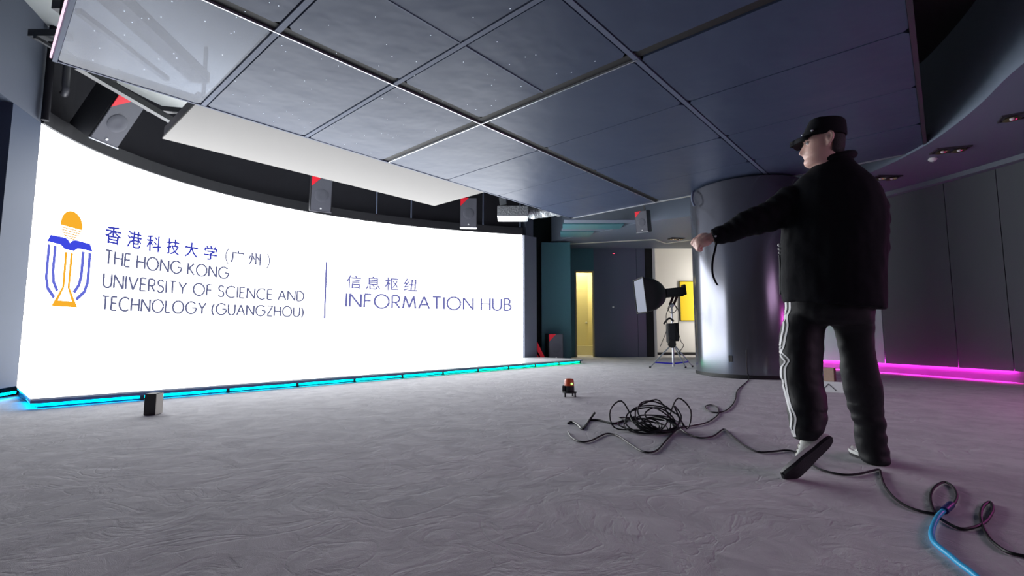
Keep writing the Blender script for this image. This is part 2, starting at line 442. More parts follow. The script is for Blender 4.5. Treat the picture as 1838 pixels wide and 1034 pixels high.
loft(bm, rings)
sof = struct(obj('ceiling_soffit', bm, M_soffit))
# pale edge line of the soffit towards the back wall
bm = nb()
ln = [atz(1022, 438, 2.965), atz(1176, 430, 2.965), atz(1196, 437, 2.965), atz(1262, 428, 2.965)]
for a, b in zip(ln[:-1], ln[1:]): beam(bm, a, b, 0.07, 0.012)
struct(obj('trim_6', bm, mat('pale_edge', srgb(206, 206, 196), 0.5)))
# stepped boards hanging from the soffit near the screen end
for k, (x0, x1, y0, y1) in enumerate([(1012, 1150, 395, 401), (1010, 1120, 401, 410), (1008, 1092, 410, 415), (1006, 1066, 415, 424)]):
    z = 2.95 - 0.0 * k
    p = [atz(x0, y1, z), atz(x1 - 8, y1, z), atz(x1, y0, z), atz(x0, y0, z)]
    bm = nb(); prism(bm, [q[:2] for q in p], z - 0.02 * (k % 2), z + 0.015)
    obj('stepped_board', bm, M_teal if k % 2 else M_soffit, sof)

# ------------------------------------------------------------------ LED screen
scr = thing('video_wall', 'tall curved video wall glowing white with university logo and lettering', 'screen', (poly(PX, .5), poly(PY, .5), 0.09))
bm = nb(); rings = []
for i in range(0, 97):
    s = LEN * i / 96
    rings.append([onscreen(s, 0.095, 0.0), onscreen(s, 2.93, 0.0)])
R = [[bm.verts.new(p) for p in r] for r in rings]
for a, b in zip(R[:-1], R[1:]): bm.faces.new((a[0], b[0], b[1], a[1]))
me = bpy.data.meshes.new('display'); bm.to_mesh(me); bm.free()
link('display', me, M_screen, scr)
bm = nb(); rings = []
for i in range(0, 97):
    s = LEN * i / 96
    rings.append([onscreen(s, 0.092, -0.004), onscreen(s, 2.934, -0.004), onscreen(s, 2.934, -0.09), onscreen(s, 0.092, -0.09)])
loft(bm, rings); obj('cabinet_back', bm, M_black, scr)
# flat graphics shown on the display, laid out along the arc
def ink(name, c, m):  # c: list of polygons [(s,z)...] -> thin sheet following the arc
    bm = nb()
    for pg in c:
        vs = [bm.verts.new(onscreen(s, z, 0.004)) for s, z in pg]
        try: bm.faces.new(vs)
        except ValueError: pass
    me = bpy.data.meshes.new(name); bm.to_mesh(me); bm.free()
    return link(name, me, m, scr)
def stroke(pl, wd):
    pl = [Vector(p) for p in pl]; parts = [[pl[0]]]
    for i in range(1, len(pl)):
        parts[-1].append(pl[i])
        if i < len(pl) - 1 and (pl[i] - pl[i - 1]).normalized().dot((pl[i + 1] - pl[i]).normalized()) < .7: parts.append([pl[i]])
    out = []
    for pt in parts: out += stroke1(pt, wd)
    return out
def stroke1(pl, wd):
    out = []; n = len(pl)
    L = []; Rr = []
    for i, p in enumerate(pl):
        p = Vector(p).to_2d() if len(p) == 2 else Vector(p)
        d0 = (Vector(pl[i]) - Vector(pl[i - 1])).normalized() if i > 0 else None
        d1 = (Vector(pl[i + 1]) - Vector(pl[i])).normalized() if i < n - 1 else None
        if d0 is None: d0 = d1
        if d1 is None: d1 = d0
        n0 = Vector((-d0.y, d0.x)); n1 = Vector((-d1.y, d1.x)); m = (n0 + n1)
        if m.length < 1e-3: m = n0
        m.normalize(); k = min(1.6, 1 / max(0.4, m.dot(n0)))
        L.append(Vector(pl[i]) + m * wd / 2 * k); Rr.append(Vector(pl[i]) - m * wd / 2 * k)
    for i in range(n - 1): out.append([Rr[i], Rr[i + 1], L[i + 1], L[i]])
    return out
def arcp(cx, cy, rx, ry, a0, a1, n=18):
    return [(cx + rx * math.cos(math.radians(a0 + (a1 - a0) * i / n)), cy + ry * math.sin(math.radians(a0 + (a1 - a0) * i / n))) for i in range(n + 1)]
GL = {
 'T': (.62, [[(0, 1), (.62, 1)], [(.31, 1), (.31, 0)]]), 'H': (.68, [[(0, 0), (0, 1)], [(.68, 0), (.68, 1)], [(0, .52), (.68, .52)]]),
 'E': (.48, [[(.48, 1), (0, 1), (0, 0), (.48, 0)], [(0, .52), (.45, .52)]]), 'O': (1.0, [arcp(.5, .5, .5, .52, 0, 360, 32)]),
 'N': (.74, [[(0, 0), (0, 1), (.74, 0), (.74, 1)]]), 'G': (.98, [arcp(.5, .5, .5, .52, 42, 360, 28), [(1.0, .5), (.58, .5)]]),
 'K': (.6, [[(0, 0), (0, 1)], [(.58, 1), (0, .46)], [(.12, .56), (.62, 0)]]), 'U': (.66, [[(0, 1), (0, .32)] + arcp(.33, .32, .33, .33, 180, 360, 14)[1:] + [(.66, 1)]]),
 'I': (.02, [[(.01, 0), (.01, 1)]]), 'V': (.76, [[(0, 1), (.38, 0), (.76, 1)]]),
 'R': (.54, [[(0, 0), (0, 1), (.24, 1)] + arcp(.24, .73, .27, .27, 90, -90, 12)[1:] + [(0, .46)], [(.22, .46), (.54, 0)]]),
 'S': (.5, [arcp(.25, .76, .22, .25, 20, 250, 14) + arcp(.24, .26, .25, .27, 70, -160, 16)]),
 'Y': (.7, [[(0, 1), (.35, .46), (.7, 1)], [(.35, .46), (.35, 0)]]), 'F': (.46, [[(.46, 1), (0, 1), (0, 0)], [(0, .52), (.43, .52)]]),
 'C': (.84, [arcp(.5, .5, .5, .52, 48, 312, 26)]), 'A': (.78, [[(0, 0), (.39, 1), (.78, 0)], [(.13, .34), (.65, .34)]]),
 'D': (.72, [[(0, 0), (0, 1), (.22, 1)] + arcp(.22, .5, .5, .5, 90, -90, 18)[1:] + [(0, 0)]]), 'L': (.44, [[(0, 1), (0, 0), (.44, 0)]]),
 '(': (.2, [arcp(.55, .42, .55, .68, 130, 230, 12)]), ')': (.2, [arcp(-.35, .42, .55, .68, 50, -50, 12)]),
 'Z': (.56, [[(0, 1), (.56, 1), (0, 0), (.56, 0)]]), 'M': (.9, [[(0, 0), (.14, 1), (.45, .08), (.76, 1), (.9, 0)]]),
 'B': (.54, [[(0, 0), (0, 1), (.22, 1)] + arcp(.22, .76, .25, .24, 90, -90, 10)[1:] + [(0, .52)], [(.22, .52)] + arcp(.24, .26, .3, .26, 90, -90, 10)[1:] + [(0, 0), (0, .52)]]),
}
def latin(txt, s0, s1, z0, z1, wd, ax=1.25):
    gap, sp = .225, .40
    xs = []; x = 0
    for ch in txt:
        if ch == ' ': x += sp; continue
        xs.append((ch, x)); x += GL[ch][0] + gap
    tot = x - gap; out = []
    for ch, gx in xs:
        for pl in GL[ch][1]:
            out += [[(q[0] * ax, q[1]) for q in pg] for pg in stroke([((s0 + (gx + px) / tot * (s1 - s0)) / ax, z0 + pz * (z1 - z0)) for px, pz in pl], wd)]
    return out
M_ink1 = emat('ink_slate_blue', srgb(104, 108, 142)); M_ink2 = emat('ink_violet_blue', srgb(62, 68, 180)); M_ink3 = emat('ink_pale_violet', srgb(112, 114, 176))
M_orange = emat('ink_orange', srgb(250, 178, 48)); M_blue = emat('ink_blue', srgb(64, 76, 226)); M_blue2 = emat('ink_blue_soft', srgb(104, 112, 216)); M_ochre = emat('ink_ochre', srgb(232, 178, 92))
ink('lettering', latin('THE HONG KONG', 1.085, 2.935, 1.545, 1.722, .0245), M_ink1)
ink('lettering', latin('UNIVERSITY OF SCIENCE AND', 1.085, 4.255, 1.240, 1.418, .0245), M_ink1)
ink('lettering', latin('TECHNOLOGY (GUANGZHOU)', 1.085, 4.255, 0.952, 1.126, .0245), M_ink1)
ink('lettering', latin('INFORMATION HUB', 5.065, 8.675, 1.165, 1.430, .036), M_ink3)
ink('divider_bar', [[(4.64, .925), (4.675, .925), (4.675, 2.02), (4.64, 2.02)]], M_ink3)
def cjk(txt, cells, z0, z1, m):
    for ch, s0, s1 in zip(txt, cells[0], cells[1]):
        cu = bpy.data.curves.new('glyph', 'FONT'); cu.body = ch; cu.resolution_u = 3; cu.offset = 0
        to = bpy.data.objects.new('glyph', cu); COL.objects.link(to)
        dg = bpy.context.evaluated_depsgraph_get(); me0 = to.evaluated_get(dg).to_mesh()
        bm = nb(); bm.from_mesh(me0); to.evaluated_get(dg).to_mesh_clear()
        bpy.data.objects.remove(to)
        if not bm.verts: bm.free(); continue
        x0 = min(v.co.x for v in bm.verts); x1 = max(v.co.x for v in bm.verts); y0 = min(v.co.y for v in bm.verts); y1 = max(v.co.y for v in bm.verts)
        base_ = [v.co.copy() for v in bm.verts]; one = bpy.data.meshes.new('g'); bm.to_mesh(one); bm.free(); out = nb(); n0 = 0
        for k, (ds, dz) in enumerate(((-.0055, 0), (.0055, 0), (0, -.005), (0, .005))):   # heavier weight
            out.from_mesh(one); out.verts.ensure_lookup_table()
            for i, c in enumerate(base_):
                out.verts[n0 + i].co = onscreen(s0 + ds + (c.x - x0) / (x1 - x0) * (s1 - s0), z0 + dz + (c.y - y0) / (y1 - y0) * (z1 - z0), 0.004 + k * .0004)
            n0 += len(base_)
        me = bpy.data.meshes.new('lettering'); out.to_mesh(me); out.free(); bpy.data.meshes.remove(one); link('lettering', me, m, scr)
cjk('香港科技大学', ([1.06, 1.374, 1.658, 1.952, 2.23, 2.53], [1.287, 1.581, 1.869, 2.145, 2.434, 2.741]), 1.815, 2.045, M_ink2)
ink('lettering', stroke(arcp(3.008, 1.915, .13, .17, 130, 230, 10), .02) + stroke(arcp(3.484, 1.915, .13, .17, 50, -50, 10), .02), M_ink1)
cjk('广州', ([2.957, 3.252], [3.178, 3.461]), 1.82, 2.03, M_ink1)
for i, ch in enumerate('信息枢纽'):
    s0 = 5.06 + i * .393; cjk(ch, ([s0], [s0 + .287]), 1.535, 1.80, M_ink3)
# emblem: sun, open book, columns and flask
sunc, sz_, sr_, srz = .573, 1.925, .158, .172
def circ_part(zlo, zhi):
    pts = []; a0 = math.asin(max(-1, min(1, (zlo - sz_) / srz))); a1 = math.asin(max(-1, min(1, (zhi - sz_) / srz)))
    n = 16
    pts += [(sunc + sr_ * math.cos(a0 + (a1 - a0) * i / n), sz_ + srz * math.sin(a0 + (a1 - a0) * i / n)) for i in range(n + 1)]
    pts += [(sunc - sr_ * math.cos(a1 + (a0 - a1) * i / n), sz_ + srz * math.sin(a1 + (a0 - a1) * i / n)) for i in range(n + 1)]
    return pts
ink('emblem_sun', [circ_part(1.90, 2.097)], M_orange)
ink('emblem_sun_stripes', [circ_part(z, z + .014) for z in (1.872, 1.843, 1.814, 1.785, 1.762)], M_ochre)
ink('emblem_book', [[(.285, 1.755), (.50, 1.765), (.545, 1.748), (.572, 1.715), (.572, 1.628), (.50, 1.632), (.445, 1.67), (.24, 1.675)],
                    [(.572, 1.628), (.572, 1.715), (.60, 1.748), (.645, 1.765), (.858, 1.755), (.90, 1.668), (.69, 1.67), (.64, 1.632)]], M_blue)
def bracket(sx, dirn, zt, zb, off):
    return [(sx, zt), (sx, zb + .22), (sx + dirn * off * .25, zb + .1), (sx + dirn * off, zb)]
ink('emblem_column', stroke(bracket(.275, 1, 1.645, 1.055, .14), .044), M_blue2)
ink('emblem_column', stroke(bracket(.365, 1, 1.645, 1.135, .085), .044), M_blue2)
ink('emblem_column', stroke(bracket(.770, -1, 1.645, 1.135, .085), .044), M_blue2)
ink('emblem_column', stroke(bracket(.865, -1, 1.645, 1.055, .14), .044), M_blue2)
ink('emblem_flask', [[(.510, 1.60), (.548, 1.60), (.548, 1.19), (.470, 1.025), (.385, .960), (.515, 1.19)],
                     [(.592, 1.60), (.630, 1.60), (.622, 1.19), (.752, .960), (.668, 1.025), (.590, 1.19)],
                     [(.385, .960), (.752, .960), (.674, 1.028), (.462, 1.028)]], M_orange)

# ------------------------------------------------------------------ stage platform
ST = 0.09
stg = thing('stage_platform', 'low white stage platform with glowing turquoise edge under the video wall', 'stage', uw(4.5, 6.5, 0))
pts = [uw(.36, 5.9), uw(8.84, 5.9), uw(8.84, 7.12)]
backs = [arc(LEN * i / 24)[0] + arc(LEN * i / 24)[1] * 0.003 for i in range(24, -1, -1)]
pts += backs
bm = nb(); prism(bm, [p[:2] for p in pts], ST - 0.016, ST); obj('stage_top', bm, M_stage, stg)
ins = 0.05
pts2 = [uw(.36 + ins, 5.9 + ins), uw(8.84 - ins, 5.9 + ins), uw(8.84 - ins, 7.1)] + [arc(LEN * i / 24)[0] + arc(LEN * i / 24)[1] * 0.02 for i in range(24, -1, -1)]
bm = nb(); prism(bm, [p[:2] for p in pts2], 0.0, ST - 0.017); obj('stage_base', bm, mat('stage_base_dark', srgb(40, 48, 66), 0.4), stg)
bm = nb()
beam(bm, uw(.36, 5.9 + .01, ST - .03), uw(8.84, 5.9 + .01, ST - .03), .02, .024); beam(bm, uw(.37, 5.91, ST - .03), uw(.37, 7.2, ST - .03), .02, .024)
obj('edge_rail', bm, mat('dark_rail', srgb(96, 116, 160), 0.4), stg)
nseg = 11
for i in range(nseg):
    u0 = .40 + 8.4 * i / nseg; u1 = .40 + 8.4 * (i + 1) / nseg - .04
    f = i / (nseg - 1)
    c = (0.0, 0.30 + .35 * f, 0.42 * (1 - f) ** 1.2 + .22, 1)
    bm = nb(); beam(bm, uw(u0, 5.9 + .028, .03), uw(u1, 5.9 + .028, .03), .02, .022)
    obj('led_strip', bm, emat('turquoise_light', (0.0, c[1], c[2], 1), 14.0), stg)
    bm = nb(); box(bm, uw(u1 + .02, 5.9 + .03, .036), (.032, .04, .07), Matrix.Rotation(math.atan2(U.y, U.x), 3, 'Z')); obj('foot', bm, M_steel, stg)
M_cyan = emat('cyan_light', (0.0, .42, 1.0, 1), 16.0)
bm = nb(); beam(bm, uw(.385, 5.95, .03), uw(.385, 7.15, .03), .02, .022); obj('led_strip', bm, M_cyan, stg)
bm = nb(); beam(bm, lw(0.03, 0.005, .05), lw(1.4, 0.005, .05), .02, .022)
tag(obj('light_strip', bm, M_cyan), 'short blue light strip under the grey panel left of the screen', 'light strip')

# ------------------------------------------------------------------ suspended ceiling
ZP = 3.0
sc_ = thing('suspended_ceiling', 'suspended ceiling of dark blue-grey stretched panels in an aluminium grid', 'ceiling', uw(4.0, 3.0, ZP))
UE = [.32, 1.42, 2.5, 3.6, 4.7, 5.85, 6.95, 8.03]; WE = [.07, 1.84, 3.7, 5.57]
GU = {0: .0, 1: .036, 2: .036, 3: .058, 4: .006, 5: .006, 6: .006, 7: 0}; GW = {0: 0, 1: .036, 2: .058, 3: 0}
def uwbox(bm, u0, u1, w0, w1, z0, z1):
    return prism(bm, [uw(u0, w0)[:2], uw(u1, w0)[:2], uw(u1, w1)[:2], uw(u0, w1)[:2]], z0, z1)
for i in range(7):
    for j in range(3):
        a, b = UE[i] + GU[i], UE[i + 1] - GU[i + 1]; c, d = WE[j] + GW[j], WE[j + 1] - GW[j + 1]; k = .035
        pg = [(a + k, c), (b - k, c), (b, c + k), (b, d - k), (b - k, d), (a + k, d), (a, d - k), (a, c + k)]
        bm = nb(); prism(bm, [uw(*q)[:2] for q in pg], ZP + .002 * ((i + j) % 2), ZP + .03)
        obj('ceiling_panel', bm, M_film if (i, j) == (0, 2) else M_membrane, sc_)
# rails in the joints: pale rails, and black channels recessed with a bright lip
for i in (1, 2):
    bm = nb(); uwbox(bm, UE[i] - .022, UE[i] + .022, WE[0], WE[3], ZP - .002, ZP + .03); obj('pale_rail', bm, M_alul, sc_)
bm = nb(); uwbox(bm, UE[0], UE[7], WE[1] - .022, WE[1] + .022, ZP - .0015, ZP + .0285); obj('pale_rail', bm, M_alul, sc_)
bm = nb(); uwbox(bm, UE[3] - .044, UE[3] + .044, WE[0], WE[3], ZP + .012, ZP + .06); obj('black_channel', bm, M_black, sc_)
bm = nb(); uwbox(bm, UE[0], UE[7], WE[2] - .044, WE[2] + .044, ZP + .014, ZP + .062); obj('black_channel', bm, M_black, sc_)
bm = nb(); uwbox(bm, UE[0], UE[7], WE[2] + .046, WE[2] + .057, ZP - .006, ZP + .02); obj('bright_lip', bm, M_alu, sc_)
bm = nb(); uwbox(bm, UE[3] + .046, UE[3] + .057, WE[1], WE[3], ZP - .006, ZP + .02); obj('bright_lip', bm, M_alu, sc_)
for a, b in ((UE[0], UE[1] - .03), (UE[1] + .03, UE[2] - .03), (UE[2] + .03, UE[3] - .05)):
    bm = nb(); uwbox(bm, a, b, 2.783, 2.797, ZP - .004, ZP + .01); obj('seam_strip', bm, M_alul, sc_)
# outer frame
bm = nb(); uwbox(bm, UE[0] - .034, UE[0] - .004, WE[0], WE[3] + .03, ZP - .006, ZP + .06); obj('edge_frame', bm, M_alul, sc_)
bm = nb(); uwbox(bm, UE[0] - .052, UE[0] - .040, WE[0], WE[3] + .03, ZP + .02, ZP + .05); obj('edge_light', bm, emat('pale_pink_light', srgb(255, 214, 238), 1.3), sc_)
bm = nb(); uwbox(bm, UE[0], UE[7], WE[3] + .004, WE[3] + .028, ZP - .004, ZP + .09); obj('edge_frame', bm, M_alul, sc_)
bm = nb(); uwbox(bm, UE[7] + .002, UE[7] + .03, WE[0], WE[3], ZP - .012, ZP + .09); obj('edge_frame', bm, M_alu, sc_)
bm = nb(); uwbox(bm, UE[0], UE[7], WE[0] - .04, WE[0] - .003, ZP - .012, ZP + .09); obj('edge_frame', bm, M_steel, sc_)
# backing that makes the panels opaque, and steel hangers to the slab
bm = nb(); uwbox(bm, UE[1], UE[7], WE[0], WE[3], ZP + .065, ZP + .085); obj('backing_board', bm, M_black, sc_)
bm = nb(); uwbox(bm, UE[0], UE[1] - .001, WE[0], WE[2], ZP + .065, ZP + .085); obj('backing_board', bm, M_black, sc_)
for u, vv in ((.6, (.5, 3.0)), (3.6, (.5, 3.0, 5.3)), (7.6, (.5, 3.0, 5.3))):
    for v in vv:
        bm = nb(); beam(bm, uw(u, v, ZP + .085), uw(u, v, 4.02), .03, .03); obj('hanger', bm, M_steel, sc_)
# tiny star lights set into the membranes
bm = nb()
for k in range(150):
    u, v = random.uniform(.45, 3.5), random.uniform(1.95, 5.5)
    c = uw(u, v, ZP - .0012); r = .0034
    vs = [bm.verts.new(c + Vector((r * math.cos(a * PI / 3), r * math.sin(a * PI / 3), 0))) for a in range(6)]
    vt = [bm.verts.new(p.co + Vector((0, 0, .001))) for p in vs]
    bm.faces.new(vs); bm.faces.new(vt[::-1])
    for a in range(6): bm.faces.new((vs[a], vs[(a + 1) % 6], vt[(a + 1) % 6], vt[a]))
o = obj('star_lights', bm, emat('star_light', (0.75, .85, 1, 1), 1.6), sc_); o['kind'] = 'stuff'
# plain beige board beside the grid
bb = thing('ceiling_board', 'plain beige ceiling board hung between grid and video wall', 'ceiling board', uw(3.45, 6.27, ZP))
bm = nb(); uwbox(bm, 1.36, 5.55, 5.61, 6.93, ZP + .004, ZP + .024); obj('board', bm, M_beige, bb)
bm = nb()
uwbox(bm, 1.37, 1.43, 5.62, 6.92, ZP + .0245, ZP + .15); uwbox(bm, 5.48, 5.54, 5.62, 6.92, ZP + .0245, ZP + .15); uwbox(bm, 1.431, 5.479, 6.86, 6.92, ZP + .0245, ZP + .15)
obj('board_frame', bm, M_steel, bb)
bm = nb()
for u in (1.6, 5.3): beam(bm, uw(u, 6.3, ZP + .15), uw(u, 6.3, 4.02), .03, .03)
obj('hanger', bm, M_steel, bb)

# ------------------------------------------------------------------ roof-space steel, pipes, rods, duct
def steel(name, a, b, wx, wz, label, cat='beam', m=None):
    bm = nb(); beam(bm, a, b, wx, wz); return tag(obj(name, bm, m or M_steel, None), label, cat)
steel('steel_beam', atz(140, 118, 3.3), atz(318, 222, 3.3), .07, .07, 'dark steel beam above the leftmost hanging loudspeaker')
steel('steel_beam', atz(262, 194, 3.42), atz(345, 201, 3.42), .07, .06, 'short dark steel bar meeting the corner of the beige ceiling board')
steel('steel_beam', atz(58, 63, 3.6), atz(125, 63, 3.6), .09, .07, 'dark steel bar between left wall and panel corner')
steel('steel_beam', atz(62, 66, 3.5), atz(108, 93, 3.5), .03, .03, 'thin diagonal strut below the bar at the left wall')
steel('steel_beam', atz(196, -12, 3.5), atz(360, 140, 3.5), .20, .12, 'wide dark beam seen through the clear ceiling panel at top left')
steel('steel_beam', atz(140, 20, 3.34), atz(300, 142, 3.34), .05, .05, 'thin slanting bar seen through the clear ceiling panel at top left')
hg = thing('hanger_clamp', 'black clamp and post hanging from the pale ceiling at top left', 'clamp', atz(112, 20, 3.7))
bm = nb(); beam(bm, atz(117, 30, 3.2), atz(117, 30, 3.2) + Vector((0, 0, .82)), .05, .05); obj('post', bm, M_black, hg)
bm = nb(); box(bm, atz(112, 14, 3.6), (.1, .1, .08)); obj('clamp_body', bm, M_steel, hg)
bm = nb(); tube(bm, catmull([(-4.97, 5.12, 3.75), (-4.97, 5.12, 3.44), (-4.98, 5.14, 3.36), (-5.03, 5.18, 3.33), (-5.08, 5.22, 3.36)], 6), .035, 12)
tag(obj('conduit', bm, mat('grey_conduit', srgb(74, 74, 80), 0.4), None, smooth=True), 'grey bent pipe hanging in the dark corner above the screen', 'pipe')
for k, (x, lab) in enumerate([(672, 'thin grey rod against the black wall, left of the pair above the screen'), (734, 'thin grey rod against the black wall, right of the pair above the screen'), (867, 'thin grey rod just right of the loudspeaker nearest the duct'), (940, 'thin grey rod above the right end of the screen')]):
    p = atd(x, 400, 9.3); c = min(range(_N), key=lambda i: abs((ARC[i].x / ARC[i].y) - (p.x / p.y)))
    q = ARC[c] + arc(_S[c])[1] * .06
    bm = nb(); tube(bm, [(q.x, q.y, 3.101), (q.x, q.y, 4.02)], .014, 8); tag(obj('hanging_rod', bm, M_alul, None, smooth=True), lab, 'rod', 'rods above the screen')
q = atd(75, 150, 5.0); bm = nb(); tube(bm, [(-5.06, 5.02, 2.95), (-5.06, 5.02, 4.02)], .035, 10)
tag(obj('hanging_rod', bm, M_void, None, smooth=True), 'dark upright pole in the corner left of the screen top', 'rod')
dk = thing('air_duct', 'silver foil-wrapped air duct above the right end of the screen', 'duct', (0.2, 10.0, 3.2))
a = atd(893, 392, 9.9); b = atd(948, 386, 9.9)
bm = nb(); box(bm, ((a.x + b.x) / 2, 9.95, a.z + .11), (b.x - a.x, .5, .22)); obj('duct_box', bm, M_silver, dk, bevel=.01)
bm = nb(); a2 = atd(897, 352, 9.9); box(bm, (a2.x + .04, 9.98, a2.z + .1), (.14, .3, .62), Matrix.Rotation(-.12, 3, 'Y')); obj('duct_riser', bm, mat('dull_foil', srgb(120, 126, 132), 0.5, bump=.4, bscale=20), dk)
pts = [(b.x, 9.98, a.z + .13), (b.x + .2, 9.98, a.z + .15), (b.x + .45, 9.95, a.z + .17), (b.x + .7, 9.9, a.z + .2)]
bm = nb(); tube(bm, catmull(pts, 10), .13, 20)
for v in bm.verts: v.co += Vector((1, 0, 1)) * .035 * noise.noise(v.co * 9) + Vector((0, 1, 0)) * .03 * noise.noise(v.co * 14)
obj('flexible_hose', bm, M_silver, dk, smooth=True)

# ------------------------------------------------------------------ loudspeakers (front towards -Y)
def speaker(label):
    t = thing('loudspeaker', label, 'speaker', (0, 0, 0), 'loudspeakers around the screen')
    obj('cabinet', box(nb(), (0, .03, 0), (.36, .34, .63)), M_cab, t, True, bevel=.008)
    obj('grille', box(nb(), (0, -.1455, 0), (.335, .012, .60)), M_grille, t, True, bevel=.004)
    bm = nb(); lathe(bm, (0, -.152, -.02), [(.0, .0), (.05, .001), (.11, .004), (.115, .002), (.115, 0)], 28, (0, -1, 0)); obj('woofer_ring', bm, mat('woofer', srgb(88, 90, 100), .7), t, True, smooth=True)
    bm = nb(); vs = [(-.17, .305), (.0, .305), (-.17, .13)]
    f = [bm.verts.new((x, -.156, z)) for x, z in vs]; g = [bm.verts.new((x, -.148, z)) for x, z in vs]
    bm.faces.new(f); bm.faces.new(g[::-1])
    for i in range(3): bm.faces.new((f[i], f[(i + 1) % 3], g[(i + 1) % 3], g[i]))
    obj('red_corner', bm, M_red, t, True)
    bm = nb(); lathe(bm, (0, -.152, -.25), [(.016, 0), (.016, .006)], 12, (0, -1, 0)); obj('badge', bm, M_white, t, True)
    obj('bottom_trim', box(nb(), (0, -.15, -.308), (.36, .014, .014)), M_alu, t, True)
    bm = nb(); beam(bm, (0, .2, .1), (0, .24, .3), .06, .03); beam(bm, (0, .24, .29), (0, .24, .53), .05, .03); obj('bracket', bm, M_steel, t, True)
    return t
def face(n_xy, tilt, roll=0.0):
    yaw = math.atan2(n_xy[1], n_xy[0]) + PI / 2
    return (Matrix.Rotation(yaw, 4, 'Z') @ Matrix.Rotation(tilt, 4, 'X') @ Matrix.Rotation(roll, 4, 'Y')).to_euler()
sp = speaker('tilted loudspeaker at far left, largest of the hanging ones')
SPK = [((197, 208), 5.6, (.99, -.13), .60, 0, 'tilted loudspeaker with red corner at far left, hanging beside the left wall'),
       ((576, 349), 8.5, (.45, -.89), .25, 0, 'loudspeaker with red corner hanging under the long edge of the beige board'),
       ((841, 383), 10.0, (.1, -1), .12, 0, 'loudspeaker with red corner hanging between beige board and silver duct'),
       ((1154, 393), 8.6, (-.55, -.84), .2, 0, 'loudspeaker with red corner under the soffit left of the round column')]
for k, (px, D, n, tl, rl, lab) in enumerate(SPK):
    if k == 0:
        sp.location = atd(*px, D); sp.rotation_euler = face(n, tl, rl); sp['label'] = lab
    else:
        q = dup(sp, atd(*px, D), face(n, tl, rl), lab)
        if k == 3: q.scale = (.62, .62, .62); q.location.z -= .05
sp5 = dup(sp, (1.02, 11.65, .318), face((.2, -1), 0), 'loudspeaker with red corner standing on the floor at the right end of the stage')
bpy.data.objects.remove([c for c in sp5.children if c.name.startswith('bracket')][0])
# red folded straps beside it
rc = thing('red_wedges', 'bundle of bright red wedges leaning behind the right end of the stage', 'wedge', (.72, 11.55, 0))
for (x0, x1, zt) in ((.58, .70, .42), (.54, .66, .40), (.52, .58, .22)):
    bm = nb(); beam(bm, (x0, 11.45, zt), (x1 + .06, 11.4, .04), .05, .07, Vector((0, 1, 0))); obj('wedge', bm, M_red, rc)

# ------------------------------------------------------------------ round column
CC = Vector((3.84, 7.72, 0)); CR = .86
colm = thing('round_column', 'dark glossy round column reflecting the screen behind the person', 'column', CC)
bm = nb(); lathe(bm, CC, [(CR, 0.0), (CR, 2.93), (CR - .01, 2.965)], 96); obj('shaft', bm, M_colm, colm, smooth=True)
bm = nb(); lathe(bm, CC, [(CR + .006, .0), (CR + .006, .05)], 96); obj('base_ring', bm, M_rubber, colm, smooth=False)
bm = nb(); a = atd(1247, 655, 7.55); tube(bm, catmull([CC + Vector((-.885, -.1, 2.94)), CC + Vector((-.93, -.15, 2.9)), CC + Vector((-.95, -.17, 2.78)), CC + Vector((-.9, -.12, 2.7))], 6), .02, 8); obj('cable_bend', bm, M_alul, colm, smooth=True)
an = math.atan2(-.62, -.66); p = CC + Vector((math.cos(an), math.sin(an), 0)) * (CR + .004)
bm = nb(); box(bm, p + Vector((0, 0, .28)), (.012, .05, .09), Matrix.Rotation(an, 3, 'Z')); obj('socket', bm, M_rubber, colm)

# ------------------------------------------------------------------ softbox on a light stand
SB = atz(1209, 661, 0)
D = SB.y
sb = thing('softbox_light', 'black softbox studio light on a silver tripod stand before the cream doorway', 'studio light', SB)
def P(x, y, d=0.0): return atd(x, y, D + d)
# softbox: front frame (rectangle) and back bowl
fc = P(1150, 531); n = Vector((-.995, -.02, -.10)).normalized(); s = n.cross(Vector((0, 0, 1))).normalized(); up = s.cross(n)
fw, fh = .33, .32
bk = P(1190, 522, .12)
bm = nb(); rings = []
def rr(c, a, b, k, m=32):
    o = []
    for i in range(m):
        t = 2 * PI * i / m; cx, sx = math.cos(t), math.sin(t); e = 2 / k
        o.append(c + s * a * math.copysign(abs(cx) ** e, cx) + up * b * math.copysign(abs(sx) ** e, sx))
    return o
ax = -n
for t, sc2, k in ((0, 1, 12), (.03, 1.0, 12), (.12, .97, 8), (.22, .9, 5), (.32, .76, 3.2), (.40, .58, 2.4), (.45, .36, 2), (.47, .2, 2)):
    rings.append(rr(fc + ax * t, fw * sc2, fh * sc2, k))
loft(bm, rings); obj('softbox_shell', bm, mat('softbox_fabric', srgb(17, 17, 21), .6), sb, smooth=True)
bm = nb(); loft(bm, [rr(fc + n * .006, fw * .96, fh * .96, 14), rr(fc + n * .002, fw * .96, fh * .96, 14)]); obj('diffuser', bm, mat('diffuser_cloth', srgb(118, 121, 135), .7), sb)
bm = nb(); rg = [fc + s * (a * fw) + up * (b * fh) + n * .012 for a, b in ((-1, -1), (1, -1), (1, 1), (-1, 1), (-1, -1))]
for a, b in zip(rg[:-1], rg[1:]): beam(bm, a, b, .018, .018)
obj('front_frame', bm, M_black, sb)
hb = fc + ax * .46
bm = nb(); R3 = Matrix((ax, s, up)).transposed(); box(bm, hb + ax * .17, (.36, .17, .17), R3); obj('lamp_head', bm, M_rubber, sb, bevel=.02)
bm = nb(); box(bm, hb + ax * .37 + up * .03, (.05, .14, .2), R3); obj('lamp_tail', bm, M_rubber, sb, bevel=.01)
mid = hb + ax * .2
top = Vector((SB.x, SB.y, 0))
bm = nb()
for dx in (-.035, .035): beam(bm, mid + Vector((dx, 0, -.07)), Vector((SB.x + dx, SB.y, 1.18)), .025, .04)
